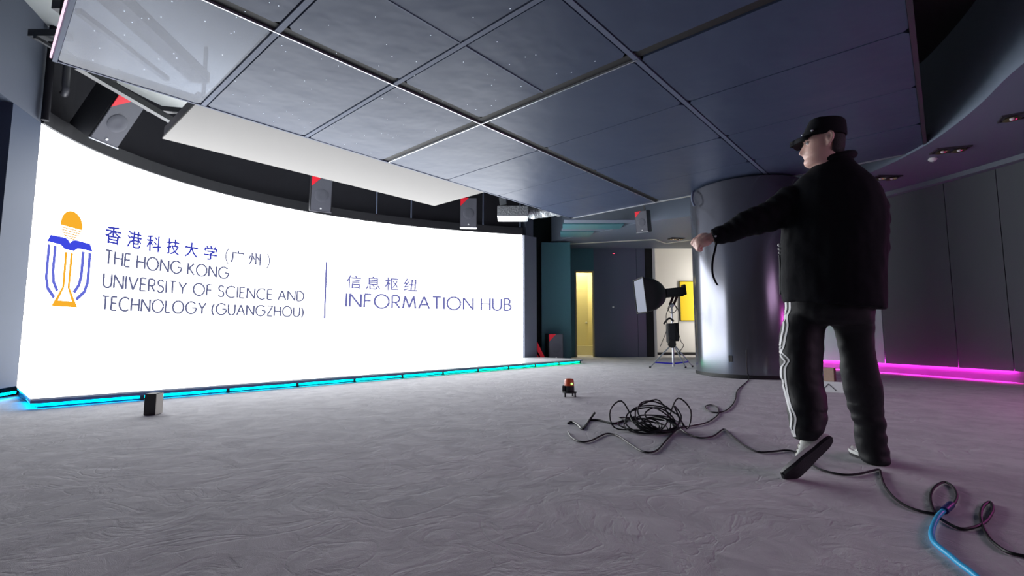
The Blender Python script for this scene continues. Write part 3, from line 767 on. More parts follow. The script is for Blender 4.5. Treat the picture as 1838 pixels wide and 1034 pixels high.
obj('yoke', bm, mat('dark_red_yoke', srgb(64, 26, 30), .4), sb)
bm = nb(); tube(bm, [(SB.x, SB.y, .03), (SB.x, SB.y, .62)], .022, 12); tube(bm, [(SB.x, SB.y, .6), (SB.x, SB.y, 1.2)], .016, 12); ball(bm, (SB.x, SB.y, 1.17), .045)
obj('pole', bm, mat('silver_tube', srgb(222, 222, 232), .3, metal=.4), sb, smooth=True)
hubz = .46
legs = [P(1167, 663), P(1231, 669), P(1243, 662, .25)]
for q in legs:
    q = Vector((q.x, q.y, .02))
    bm = nb(); tube(bm, [(SB.x, SB.y, hubz), q], .013, 8); obj('leg', bm, M_alu, sb, smooth=True)
    bm = nb(); ball(bm, q + Vector((0, 0, 0)), .02); obj('rubber_foot', bm, M_rubber, sb.children[-1] if False else sb)
M_bluep = mat('blue_brace', srgb(60, 56, 230), .5)
for q in legs:
    q = Vector((q.x, q.y, .02)); mid_ = Vector((SB.x, SB.y, hubz)).lerp(q, .8)
    bm = nb(); beam(bm, (SB.x, SB.y, .085), mid_, .02, .025); obj('brace', bm, M_bluep, sb)
bm = nb(); lathe(bm, (SB.x, SB.y, hubz - .03), [(.035, 0), (.035, .06)], 14); obj('hub', bm, M_rubber, sb)
bm = nb(); a = P(1204, 598, -.06); box(bm, a, (.13, .16, .36)); obj('power_pack', bm, mat('power_pack_black', srgb(34, 36, 42), .45, bump=.5, bscale=40), sb, bevel=.012)
bm = nb(); box(bm, a + Vector((.12, .05, .02)), (.07, .12, .34)); obj('battery', bm, M_rubber, sb, bevel=.01)
bm = nb(); tube(bm, catmull([a + Vector((-.13, -.02, .17)), a + Vector((-.06, 0, .25)), a + Vector((.0, 0, .27)), a + Vector((.06, 0, .22))], 5), .018, 8); obj('handle', bm, M_rubber, sb, smooth=True)
bm = nb(); lathe(bm, a + Vector((-.02, -.08, -.2)), [(.0, 0), (.07, 0), (.07, .05), (0, .05)], 16, (0, -1, 0)); obj('cable_reel', bm, M_rubber, sb)
for pts in ([P(1204, 548), P(1196, 565, -.1), P(1197, 590, -.1), P(1190, 610, -.1), P(1185, 622, -.05)], [P(1212, 548), P(1219, 562, -.1), P(1217, 590, -.1), P(1222, 612), P(1227, 620), P(1218, 634)],
            [P(1203, 545, -.05), P(1199, 555, -.08), P(1206, 562, -.1), P(1214, 556, -.08), P(1211, 546, -.05)]):
    bm = nb(); tube(bm, catmull(pts, 6), .007, 6); obj('cord', bm, M_rubber, sb, smooth=True)

# ------------------------------------------------------------------ small things on the floor
# laser level
LL = atz(1022, 712, 0)
lv = thing('laser_level', 'small orange and black laser level on short legs in the middle of the carpet', 'laser level', LL)
bm = nb(); lathe(bm, LL + Vector((0, 0, .052)), [(.05, 0), (.052, .01), (.05, .06)], 20); obj('body', bm, M_rubber, lv, smooth=True)
bm = nb(); lathe(bm, LL + Vector((0, 0, .1125)), [(.05, 0), (.048, .05), (.042, .068), (.03, .072)], 20); obj('cap', bm, mat('orange_plastic', srgb(206, 84, 44), .35), lv, smooth=True)
bm = nb(); box(bm, LL + Vector((-.062, -.01, .085)), (.026, .05, .06)); obj('side_knob', bm, M_rubber, lv, bevel=.006)
bm = nb(); lathe(bm, LL + Vector((0, 0, .04)), [(.075, 0), (.075, .011)], 20); obj('base_plate', bm, M_rubber, lv)
for a in (-2.4, -.55, .9):
    bm = nb(); tube(bm, [LL + Vector((.065 * math.cos(a), .065 * math.sin(a), .0)), LL + Vector((.065 * math.cos(a), .065 * math.sin(a), .045))], .009, 8); obj('leg', bm, M_rubber, lv)
bm = nb(); ball(bm, LL + Vector((.02, -.046, .135)), .012); obj('lens', bm, emat('green_laser', (.45, 1, .2, 1), 1.6), lv)
sd = bpy.data.lights.new('laser_beam', 'SPOT'); sd.energy = 40; sd.color = (.1, 1, .05); sd.spot_size = math.radians(1.1); sd.spot_blend = .5; sd.shadow_soft_size = .002
so = bpy.data.objects.new('laser_beam', sd); COL.objects.link(so); so.location = LL + Vector((.06, .03, .14))
tg = CC + Vector((-.35, -.8, .12)); so.rotation_euler = (tg - so.location).to_track_quat('-Z', 'Y').to_euler(); so.scale = (3, .6, 1)
# small block near the stage edge
def block(name, label, cat, px, w_, d_, h_, rz, m, m2, m2n, z0=0.0):
    c = atz(*px, z0); t = thing(name, label, cat, c); t.rotation_euler = (0, 0, rz)
    obj('body', box(nb(), (0, 0, h_ / 2), (w_, d_, h_)), m, t, True, bevel=.004)
    obj(m2n, box(nb(), (w_ / 2 + .0025, 0, h_ / 2), (.004, d_ * .94, h_ * .95)), m2, t, True)
    return t
block('small_box', 'small upright grey box with pale side on the carpet before the stage edge', 'box', (274, 744), .085, .10, .17, .12, M_boxd, M_boxl, 'pale_side')
bx = block('white_box', 'white box lying on the carpet between the legs of the person', 'box', (1492, 703), .32, .14, .115, -.75, mat('white_card', srgb(240, 244, 244), .5), M_rubber, 'dark_side')
bm = nb()
for a, b in (((-.06, .03), (-.01, .09)), ((-.01, .09), (.06, .02))) : beam(bm, (a[0], -.0725, a[1]), (b[0], -.0725, b[1]), .003, .006)
obj('printed_mark', bm, M_steel, bx, True)
c = atz(1492, 703, 0)
wbk = thing('wooden_block', 'pale wooden block standing on top of the white box', 'block', c + Vector((.0, .01, .1155))); wbk.rotation_euler = (0, 0, -.75)
obj('body', box(nb(), (0, 0, .075), (.10, .09, .15)), M_wood, wbk, True, bevel=.004)
obj('dark_side', box(nb(), (.0525, 0, .075), (.004, .085, .145)), mat('brown_side', srgb(96, 62, 56), .6), wbk, True)

# cables on the carpet
def floor_pts(pp, z=.007): return [atz(x, y, z) for x, y in pp]
def z4(L): return [(980 + x / 3.996, 640 + y / 3.996) for x, y in L]
def z5(L): return [(1440 + x / 4.07, 780 + y / 4.07) for x, y in L]
def cable(name, pts, r, m, label, k=6):
    bm = nb(); tube(bm, catmull(pts, k), r, 7); return tag(obj(name, bm, m, None, smooth=True), label, 'cable')
ca = math.radians(238); colpt = CC + Vector((CR + .03) * math.cos(ca) * 1 if False else 0 * CC) if False else CC + Vector(((CR + .03) * math.cos(ca), (CR + .03) * math.sin(ca), .007))
A = [colpt + Vector((0, 0, .40)), colpt + Vector((-.005, -.005, .28)), colpt + Vector((-.012, -.016, .1)), colpt + Vector((-.05, -.14, .003))]
A += floor_pts(z4([(1375, 240), (1358, 310), (1320, 365), (1270, 395), (1200, 400), (1150, 378), (1145, 355), (1190, 347), (1232, 370), (1238, 405), (1215, 435), (1150, 475), (1060, 495), (970, 512), (930, 532), (880, 580), (820, 650), (790, 675), (745, 688), (680, 675), (600, 625), (520, 570), (450, 552), (400, 565), (330, 600), (270, 613), (215, 600), (175, 570), (160, 540)]))
cable('cable', A, .0052, M_rubber, 'black cable from the column looping left across the carpet in front of the pile')
B = floor_pts(z4([(870, 470), (895, 450), (920, 470), (960, 515), (1030, 560), (1110, 583), (1200, 570), (1270, 522), (1300, 538), (1370, 600), (1450, 655), (1530, 685), (1640, 680), (1725, 672)])) + floor_pts([(1430, 812), (1450, 826)]) + floor_pts(z5([(100, 240), (180, 270), (300, 293), (400, 290), (500, 268), (562, 256), (575, 300), (600, 370), (650, 440), (720, 500), (800, 540), (900, 568), (1000, 577), (1060, 555), (1112, 500), (1130, 440), (1090, 372), (1030, 349), (965, 388), (936, 460), (970, 575), (1050, 640), (1150, 687), (1230, 685), (1300, 660), (1350, 625), (1392, 550), (1372, 493), (1322, 525), (1303, 590), (1320, 670), (1370, 760), (1450, 830), (1530, 870), (1660, 895)]))
cable('cable', B, .0052, M_rubber, 'long black cable from the pile running under the feet and curling at lower right')
C_ = floor_pts(z4([(640, 432), (560, 457), (490, 481), (420, 466), (370, 455), (318, 454)]))
cable('cable', C_, .008, M_rubber, 'short straight cable end leaving the left of the cable pile')
Dd = [atz(*z4([(352, 400)])[0], .06)] + floor_pts(z4([(312, 455), (264, 517), (238, 498), (205, 475), (178, 468), (160, 480)]))
cable('cable', Dd, .008, M_rubber, 'small kinked cable end lying farthest left on the carpet')
cable('cable', [CC + Vector(((CR + .07 + .03 * math.sin(a * 5)) * math.cos(a), (CR + .07 + .03 * math.sin(a * 5)) * math.sin(a), .011)) for a in [3.5 + .12 * i for i in range(12)]], .010, M_rubber, 'black cable curled at the foot of the round column')
# blue cable with dark connector
bl = thing('blue_cable', 'bright blue cable with dark plug at the lower right corner of the carpet', 'cable', atz(1690, 930, 0))
bp = floor_pts(z5([(1060, 535), (1030, 560), (990, 600), (960, 660), (945, 720), (960, 780), (1010, 830), (1080, 885), (1150, 945), (1220, 995), (1300, 1060), (1400, 1140)]), .012)
bm = nb(); tube(bm, catmull(bp, 6), .0085, 8); obj('cord', bm, mat('blue_cord', srgb(60, 196, 255), .35), bl, smooth=True)
bm = nb(); tube(bm, floor_pts(z5([(1086, 512), (1062, 535), (1038, 556)]), .014), .013, 10); obj('plug', bm, mat('navy_plug', srgb(26, 40, 110), .4), bl, smooth=True)
# tangled pile
pc = atz(1168, 774, 0); rnd = random.Random(5); pts = []
for k in range(12):
    r = rnd.uniform(.085, .145); tilt = rnd.uniform(.15, .95); yaw = rnd.uniform(-.5, .5); off = Vector((rnd.uniform(-.07, .07), rnd.uniform(-.08, .1), 0))
    for i in range(9):
        t = 2 * PI * i / 9 + k * .7
        v = Vector((r * 1.15 * math.cos(t), r * math.sin(t) * math.cos(tilt), r * (1 + math.sin(t)) * math.sin(tilt)))
        v = Matrix.Rotation(yaw, 3, 'Z') @ v
        pts.append(pc + off + v + Vector((0, 0, .008 + rnd.uniform(0, .01))))
pts += [pc + Vector((.25, .02, .012)), pc + Vector((.31, .1, .12)), pc + Vector((.24, .14, .2)), pc + Vector((.16, .08, .1)), pc + Vector((.1, -.05, .012))]
pts += [pc + Vector((-.1, -.02, .012)), pc + Vector((-.24, .02, .02)), pc + Vector((-.25, .1, .12)), pc + Vector((-.16, .14, .18)), pc + Vector((-.1, .05, .06))]
cable('cable_pile', pts, .0052, M_rubber, 'tangled heap of thin black cable in the middle of the carpet', 4)

# ------------------------------------------------------------------ downlights in the soffit
def downlight(p, label, rz=.4):
    t = thing('ceiling_spotlight', label, 'ceiling light', (p.x, p.y, ZS)); t['group'] = 'spotlights in the soffit'; t.rotation_euler = (0, 0, rz)
    bm = nb()
    for x, y, sx, sy in ((0, .09, .36, .02), (0, -.09, .36, .02), (.17, 0, .02, .16), (-.17, 0, .02, .16)): box(bm, (x, y, -.008), (sx, sy, .016))
    obj('frame', bm, M_steel, t, True)
    for x in (-.085, .085):
        bm = nb(); lathe(bm, (x, 0, -.001), [(.03, -.004), (.055, -.012), (.075, -.03), (.07, -.03), (.05, -.014), (.025, -.006)], 16); obj('reflector', bm, mat('gold_reflector', srgb(214, 186, 140), .12, metal=1), t, True, smooth=True)
        bm = nb(); ball(bm, (x, 0, -.022), .02); obj('bulb', bm, M_white, t, True, smooth=True)
    return t
d1 = downlight(atz(1706, 268, ZS), 'twin spotlight in the dark soffit to the right of the cap', -.3)
dup(d1, atz(1836, 206, ZS), (0, 0, -.6), 'twin spotlight in the soffit cut by the right edge of the picture')
dup(d1, atz(1214, 428, ZS), (0, 0, .2), 'twin spotlight in the soffit above the pointing hand')
dup(d1, atz(1590, 318, ZS), (0, 0, .0), 'twin spotlight in the soffit just right of the shoulder')
t = thing('smoke_detector', 'small white round detector beside the twin spotlight on the soffit', 'detector', atz(1674, 284, ZS))
bm = nb(); lathe(bm, (0, 0, 0), [(.045, 0), (.05, -.02), (.03, -.04), (.012, -.045)], 18); obj('housing', bm, M_white, t, True, smooth=True)
bm = nb(); lathe(bm, (0, 0, -.045), [(.01, 0), (.012, -.01)], 10); obj('sensor', bm, M_alu, t, True)
ind = thing('indicator_lamp', 'tiny red indicator lamp high on the dark back wall', 'indicator', (2.82, YB, 2.84))
obj('housing', box(nb(), (0, -.012, 0), (.09, .02, .04)), M_rubber, ind, True); bm = nb(); box(bm, (0, -.026, 0), (.06, .008, .02)); obj('lens', bm, emat('red_led', (1, .1, .2, 1), 1.2), ind, True)
dh = thing('wall_knob', 'small bright knob on the dark glossy back wall', 'knob', (2.78, YB, 1.36))
bm = nb(); ball(bm, (0, -.02, 0), .025); obj('knob', bm, M_white, dh, True, smooth=True); bm = nb(); lathe(bm, (0, -.002, 0), [(.03, 0), (.03, .006)], 14, (0, -1, 0)); obj('rose', bm, M_alu, dh, True)

# ------------------------------------------------------------------ person
DG = 2.42
per = thing('person', 'person in black cap, black jacket and striped black trousers walking and pointing left', 'person', (1.62, 2.42, 0))
VIEW = Vector((.575, .818, 0)); SIDE = Vector((.818, -.575, 0))      # line of sight to the figure and its right
def skin_mesh(V, E, Rr, sub=2, root=0):
    me = bpy.data.meshes.new('skin'); me.from_pydata([tuple(v) for v in V], E, [])
    o = bpy.data.objects.new('skin', me); COL.objects.link(o)
    md = o.modifiers.new('s', 'SKIN'); md.use_smooth_shade = True
    for i, r in enumerate(Rr):
        me.skin_vertices[0].data[i].radius = (r, r) if not isinstance(r, tuple) else r
        me.skin_vertices[0].data[i].use_root = (i == root)
    md2 = o.modifiers.new('u', 'SUBSURF'); md2.levels = sub
    dg = bpy.context.evaluated_depsgraph_get(); dg.update()
    out = bpy.data.meshes.new_from_object(o.evaluated_get(dg)); bpy.data.objects.remove(o)
    return out
def remesh(bm, vox, smooth=2, fac=.5):
    me = bpy.data.meshes.new('r'); bmesh.ops.recalc_face_normals(bm, faces=bm.faces[:]); bm.to_mesh(me); bm.free()
    o = bpy.data.objects.new('r', me); COL.objects.link(o)
    md = o.modifiers.new('v', 'REMESH'); md.mode = 'VOXEL'; md.voxel_size = vox; md.use_smooth_shade = True
    if smooth:
        sm = o.modifiers.new('m', 'SMOOTH'); sm.iterations = smooth; sm.factor = fac
    dg = bpy.context.evaluated_depsgraph_get(); dg.update()
    out = bpy.data.meshes.new_from_object(o.evaluated_get(dg)); bpy.data.objects.remove(o); bpy.data.meshes.remove(me)
    return out
# ---- joints (world)
HD = Vector((.20, .98, 0)).normalized(); HR = Vector((HD.y, -HD.x, 0))   # heading of the torso and its right
neck = atd(1492, 300, DG + .01); pelvis = Vector((1.60, 2.43, .90)); chest = atd(1493, 380, DG + .03)
TC = atd(1495, 360, DG); shL = atd(1436, 366, 2.49); shR = TC + SIDE * .155 + Vector((0, 0, -.01))
elL = atd(1340, 398, 2.53); wrL = atd(1281, 425, 2.58)
elR = shR + Vector((.035, .07, -.28)); wrR = elR + Vector((-.07, .23, .02))
hipL = atd(1456, 580, 2.46); hipR = atd(1524, 580, 2.40)
knL = atd(1442, 690, 2.385); knR = atd(1546, 690, 2.48)
anL = atd(1452, 785, 2.27); anR = Vector((1.895, 2.58, .13))
V = [pelvis, (pelvis + chest) / 2, chest, neck - Vector((0, 0, .05)), shL, elL, wrL, shR, elR, wrR, hipL, knL, anL, hipR, knR, anR]
E_ = [(0, 1), (1, 2), (2, 3), (2, 4), (4, 5), (5, 6), (2, 7), (7, 8), (8, 9), (0, 10), (10, 11), (11, 12), (0, 13), (13, 14), (14, 15)]
RR = [.055, .08, .10, .055, .052, .038, .026, .052, .038, .026, .042, .04, .036, .042, .04, .036]
body = nb(); body.from_mesh(skin_mesh(V, E_, RR))
# ---- head: rings of a shaped profile in a head frame (f forward, r right of the wearer, up)
HF = Vector((-.93, .36, -.03)).normalized(); HRt = HF.cross(Vector((0, 0, 1))).normalized(); HU = HRt.cross(HF)
HC = atd(1475, 258, DG)                                        # middle of the head, eye height
def hp(f, r, u): return HC + HF * f * .88 + HRt * r * .95 + HU * u
lv = [(-.165, .030, -.062, .054), (-.135, .034, -.066, .056), (-.118, .060, -.070, .060), (-.110, .086, -.074, .064), (-.100, .098, -.078, .067), (-.086, .098, -.082, .070), (-.072, .092, -.086, .072), (-.062, .096, -.090, .073), (-.052, .094, -.094, .074),
      (-.044, .097, -.097, .0745), (-.034, .095, -.10, .075), (-.020, .094, -.103, .0755), (-.006, .091, -.106, .076), (.008, .088, -.108, .077), (.020, .093, -.109, .078), (.034, .097, -.108, .078), (.055, .096, -.104, .076), (.08, .082, -.094, .068), (.10, .056, -.072, .05), (.112, .02, -.03, .02)]
rings = []
for u, ff, bb_, sw in lv:
    ring = []
    for i in range(44):
        t = 2 * PI * i / 44; c, s_ = math.cos(t), math.sin(t)
        f = (ff if c > 0 else -bb_) * math.copysign(abs(c) ** .86, c); r = sw * math.copysign(abs(s_) ** .9, s_)
        # nose, brow, lips and chin as local relief
        g = math.exp(-(r / .013) ** 2) if c > 0 else 0
        f += g * (.027 * math.exp(-((u + .040) / .011) ** 2) + .017 * math.exp(-((u + .022) / .017) ** 2) + .006 * math.exp(-((u + .003) / .012) ** 2))
        gl = math.exp(-(r / .024) ** 2) if c > 0 else 0
        f += gl * (.008 * math.exp(-((u + .066) / .006) ** 2) + .007 * math.exp(-((u + .081) / .006) ** 2) - .006 * math.exp(-((u + .0735) / .003) ** 2))
        ge = math.exp(-((abs(r) - .032) / .014) ** 2) if c > 0 else 0
        f -= ge * .011 * math.exp(-((u - .004) / .011) ** 2)
        ring.append(hp(f, r, u))
    rings.append(ring)
loft(body, rings)
tube(body, [neck - Vector((0, 0, .08)), neck + HU * .02, hp(-.03, 0, -.10), hp(-.03, 0, -.06)], [.062, .056, .055, .05], 20)
for sg in (-1, 1):                                            # ears: rim and lobe
    pts = [hp(-.004, sg * .077, .022), hp(-.020, sg * .088, .030), hp(-.034, sg * .094, .018), hp(-.032, sg * .092, -.006), hp(-.018, sg * .084, -.026), hp(-.006, sg * .078, -.030)]
    tube(body, catmull(pts, 5), .0072, 8); ball(body, hp(-.018, sg * .080, .0), .017, .8, .5, 1.4)
# ---- hands
def hand(wr, fdir, pdir, thumb_side, curl, L=.185):
    """wrist, direction of the hand, direction the palm faces, thumb direction"""
    fdir = fdir.normalized(); pdir = (pdir - fdir * pdir.dot(fdir)).normalized(); sd = thumb_side - fdir * thumb_side.dot(fdir) - pdir * thumb_side.dot(pdir); sd.normalize()
    b = nb()
    V = [wr - fdir * .03, wr + fdir * .03, wr + fdir * .075]; E = [(0, 1), (1, 2)]; R = [(.024, .024), (.034, .022), (.040, .018)]
    b.from_mesh(skin_mesh(V, E, [.026, .030, .030]))
    ball(b, wr + fdir * .052, 1, .050, .044, .024, Matrix((fdir, sd, pdir)).transposed())
    for k, (off, ln, cu) in enumerate([(.030, .078, curl[0]), (.010, .086, curl[1]), (-.011, .080, curl[2]), (-.030, .064, curl[3])]):
        p = wr + fdir * .075 + sd * off; pts = [p, wr + fdir * .092 + sd * off * 1.06]; a = 0
        for j, fr in enumerate((.45, .32, .25)):
            a += math.radians(cu) * (1.0 if j else .9)
            pts.append(pts[-1] + (fdir * math.cos(a) + pdir * math.sin(a)) * ln * fr)
        b.from_mesh(skin_mesh(pts, [(i, i + 1) for i in range(len(pts) - 1)], [.0120, .0120, .0110, .0100, .0085]))
    th = [wr + fdir * .02 + sd * .022, wr + fdir * .052 + sd * .046 + pdir * .006, wr + fdir * .084 + sd * .050 + pdir * .022, wr + fdir * .104 + sd * .036 + pdir * .036]
    b.from_mesh(skin_mesh(th, [(0, 1), (1, 2), (2, 3)], [.017, .0145, .0120, .0095]))
    me = bpy.data.meshes.new('h'); b.to_mesh(me); b.free(); body.from_mesh(me); bpy.data.meshes.remove(me)
hd = (wrL - elL).normalized()
hand(wrL, (hd + Vector((-.10, .05, .06))).normalized(), Vector((.35, .8, -.55)), Vector((-.2, .2, 1)), (60, 74, 78, 80))
hand(wrR, (wrR - elR).normalized(), Vector((-.8, .3, 0)), Vector((0, 0, 1)), (40, 45, 48, 50))
bme = remesh(body, .005, 2, .35)
link('body', bme, M_skin, per, smooth=True)
# eyes and hair
for sg in (-1, 1):
    bm = nb(); ball(bm, hp(.0765, sg * .033, .003), .0105, seg=14); obj('eye', bm, M_white, per, smooth=True)
    bm = nb(); ball(bm, hp(.0855, sg * .033, .003), .0046, seg=10); obj('iris', bm, M_rubber, per, smooth=True)
    bm = nb(); tube(bm, catmull([hp(.094, sg * .016, .021), hp(.092, sg * .034, .025), hp(.080, sg * .052, .019)], 4), .0045, 6); obj('eyebrow', bm, M_hair, per, smooth=True)
bm = nb(); rings = []
for u, fr_, bk_, sw in [(-.082, -.052, -.098, .058), (-.06, -.030, -.105, .076), (-.035, -.034, -.112, .080), (0, -.038, -.117, .083), (.03, .004, -.119, .085), (.06, .03, -.116, .083)]:
    ring = []
    for i in range(24):
        t = -PI / 2 - 0.0 + PI * i / 23
        c, s_ = math.cos(t), math.sin(t)
        ring.append(hp(fr_ + (bk_ - fr_) * c, sw * s_, u))
    ring += [hp(fr_ + .004 - .02 * math.cos(PI * (i - 11.5) / 24) * 0 , sw * .8 * (1 - 2 * i / 23) * 1, u) for i in range(0, 24, 3)]
    rings.append(ring)
loft(bm, rings); obj('hair', bm, M_hair, per, smooth=True)
# ---- cap with boxy crown, brim and two small metal studs
bm = nb(); rings = []
for u, sc_c, fo in [(.026, 1.0, 0), (.030, 1.03, 0), (.055, 1.04, .012), (.085, 1.04, .030), (.104, 1.02, .040), (.113, .96, .042), (.117, .80, .038), (.118, .4, .02)]:
    ring = []
    for i in range(40):
        t = 2 * PI * i / 40; c, s_ = math.cos(t), math.sin(t); tilt = -.016 * c
        ring.append(hp(((.106 - fo) if c > 0 else .120) * sc_c * math.copysign(abs(c) ** .85, c) - .004, .090 * sc_c * math.copysign(abs(s_) ** .9, s_), u + tilt * (-.5 if u > .08 else -.3)))
    rings.append(ring)
loft(bm, rings); capo = obj('cap', bm, M_cloth, per, smooth=True)
bm = nb(); rings = []
for j in range(9):
    t = j / 8; f = .070 + .095 * t; wv = .080 * (1 - t ** 3.2) + .012
    ring = []
    for i in range(17):
        r = -wv + 2 * wv * i / 16
        ring.append(hp(f - .02 * (r / wv) ** 2 * t, r, .046 - .016 * t - 1.7 * r * r))
    for i in range(16, -1, -1):
        r = -wv + 2 * wv * i / 16
        ring.append(hp(f - .02 * (r / wv) ** 2 * t, r, .030 - .024 * t - 1.7 * r * r))
    rings.append(ring)
loft(bm, rings); obj('brim', bm, M_cloth, capo, smooth=True)
bm = nb(); ball(bm, hp(.062, -.082, .050), .006); obj('stud', bm, M_alu, capo, smooth=True)
bm = nb(); ball(bm, hp(.100, -.03, .052), .005); obj('stud', bm, M_alu, capo, smooth=True)
# ---- clothes: profile rings measured left / right
def ell(c, a, b, ax1, ax2, m=28, k=2.3):
    e = 2 / k
    return [c + ax1 * a * math.copysign(abs(math.cos(2 * PI * i / m)) ** e, math.cos(2 * PI * i / m)) + ax2 * b * math.copysign(abs(math.sin(2 * PI * i / m)) ** e, math.sin(2 * PI * i / m)) for i in range(m)]
KX = 445.0
def fit(xl, xr, y, D, dep):
    """ellipse whose outline spans xl..xr in the view, depth dep along the line of sight"""
    c = atd((xl + xr) / 2, y, D); a = (xr - xl) / 2 / KX * (D / 2.42)
    return c, a, dep
bm = nb(); rings = []
for y, xl, xr, dep, tl in [(549, 1399, 1591, .17, .012), (543, 1397, 1592, .175, .010), (520, 1392, 1593, .175, .006), (480, 1390, 1595, .17, .003), (440, 1389, 1597, .17, 0), (400, 1394, 1598, .165, 0), (370, 1398, 1594, .155, 0), (350, 1402, 1586, .145, 0), (333, 1410, 1573, .13, 0), (318, 1425, 1557, .115, 0), (306, 1443, 1543, .10, 0), (297, 1452, 1536, .088, 0), (288, 1459, 1531, .078, 0), (281, 1466, 1527, .070, 0)]:
    c, a, dp = fit(xl, xr, y, DG, dep)
    rings.append([p - Vector((0, 0, 1)) * tl * 2 * ((p - c).dot(SIDE) / a) for p in ell(c, a, dp, SIDE, VIEW)])
loft(bm, rings)
def sleeve(pts, rad):
    q = catmull(pts, 6); n = len(q); r = []
    for i in range(n):
        t = i / (n - 1) * (len(rad) - 1); k = min(int(t), len(rad) - 2); r.append(rad[k] + (rad[k + 1] - rad[k]) * (t - k) + .005 * math.sin(i * 2.1))
    tube(bm, q, r, 20)
sleeve([atd(1466, 362, 2.46), atd(1424, 364, 2.49), atd(1382, 388, 2.51), elL + Vector((0, 0, -.012)), atd(1312, 416, 2.555), atd(1279, 426, 2.583)], [.085, .090, .082, .070, .056, .046])
sleeve([shR + Vector((-.08, .03, -.02)), shR + Vector((-.01, .0, -.05)), shR.lerp(elR, .55), elR, (elR + wrR) / 2, wrR - (wrR - elR) * .06], [.075, .08, .074, .066, .056, .048])
jm = remesh(bm, .009, 4, .5)
NN = [v.normal.copy() for v in jm.vertices]
for v in jm.vertices:                                         # soft folds
    p = v.co; k = noise.noise(Vector((p.x * 9, p.y * 9, p.z * 6))) * .006 + noise.noise(Vector((p.x * 22, p.y * 22, p.z * 13))) * .003
    v.co += NN[v.index] * k
jk = link('jacket', jm, M_cloth, per, smooth=True)
bm = nb(); rings = []                                         # stand-up collar roll
cc = atd(1495, 287, DG + .01)
pts = [cc + SIDE * .088 * math.cos(t) + VIEW * .088 * math.sin(t) + Vector((0, 0, .014 * math.sin(t) - .012 * -math.cos(t))) for t in [2 * PI * i / 20 for i in range(21)]]
tube(bm, pts, .019, 10); obj('collar', bm, M_cloth, jk, smooth=True)
from mathutils.bvhtree import BVHTree
def tree(me): return BVHTree.FromPolygons([v.co + Vector((1.62, 2.42, 0)) for v in me.vertices], [tuple(p.vertices) for p in me.polygons])
jbv = tree(jm)
def on_cloth(bv_, x, y, off=.003):
    for dx in (0, 2, 4, 6, 9, 12, 16):
        h = bv_.ray_cast(Vector((0, 0, H)), ray(x + dx, y).normalized())
        if h[0] is not None: return h[0] + h[1] * off
    return atd(x, y, 2.3)
bm = nb(); tube(bm, catmull([on_cloth(jbv, *q) for q in ((1398, 458), (1399, 475), (1399, 500), (1400, 528))], 5), .0035, 6); obj('lit_jacket_edge', bm, mat('lit_edge_grey', srgb(60, 66, 72), .6), jk, smooth=True)  # thin grey line painting the lit front edge of the jacket
bm = nb()
for x, y, r in ((1391, 440, .009), (1394, 447, .008), (1398, 454, .006)): ball(bm, on_cloth(jbv, x, y), r, seg=10)
obj('zip_glints', bm, M_white, jk, smooth=True)  # white beads standing in for glints on the jacket front
bm = nb(); ball(bm, on_cloth(jbv, 1285, 424), .006, seg=10); obj('cuff_button', bm, M_alu, jk, smooth=True)
# ---- trousers
bm = nb(); rings = []
for y, xl, xr, D, dep in [(510, 1410, 1575, 2.42, .14), (540, 1404, 1573, 2.42, .145), (560, 1401, 1571, 2.42, .145), (576, 1400, 1570, 2.42, .13), (584, 1404, 1567, 2.42, .10)]:
    c, a, dp = fit(xl, xr, y, D, dep); rings.append(ell(c, a, dp, SIDE, VIEW))
loft(bm, rings)
LEGL = [(566, 1404, 1490, 2.46), (580, 1400, 1488, 2.455), (600, 1396, 1482, 2.445), (640, 1394, 1479, 2.425), (665, 1396, 1479, 2.405), (690, 1402, 1482, 2.385), (713, 1407, 1485, 2.36), (740, 1410, 1486, 2.325), (765, 1413, 1482, 2.29), (778, 1415, 1474, 2.28), (789, 1420, 1468, 2.27)]
LEGR = [(566, 1484, 1570, 2.39), (580, 1489, 1570, 2.395), (600, 1499, 1569, 2.41), (630, 1505, 1571, 2.435), (665, 1507, 1578, 2.46), (700, 1513, 1586, 2.485), (740, 1525, 1588, 2.515), (770, 1531, 1590, 2.525), (800, 1535, 1594, 2.53), (820, 1541, 1599, 2.52), (830, 1548, 1597, 2.51)]
def leg(prof, dep):
    rr_ = []
    for y, xl, xr, D in prof:
        c, a, _d = fit(xl, xr, y, D, 0); rr_.append(ell(c, a, a * dep, SIDE, VIEW, 24, 2.1))
    loft(bm, rr_)
leg(LEGL, 1.08); leg(LEGR, 1.05)
tm = remesh(bm, .008, 3, .5)
NN = [v.normal.copy() for v in tm.vertices]
for v in tm.vertices:
    p = v.co; k = noise.noise(Vector((p.x * 8, p.y * 8, p.z * 10 + 3))) * .007 + noise.noise(Vector((p.x * 20, p.y * 20, p.z * 24))) * .003
    if p.z < .30: k += .0022 * math.sin(p.z * 95 + p.x * 14) + .004 * noise.noise(Vector((p.x * 5, p.y * 5, p.z * 30)))
    v.co += NN[v.index] * k
tr = link('trousers', tm, M_trouser, per, smooth=True)
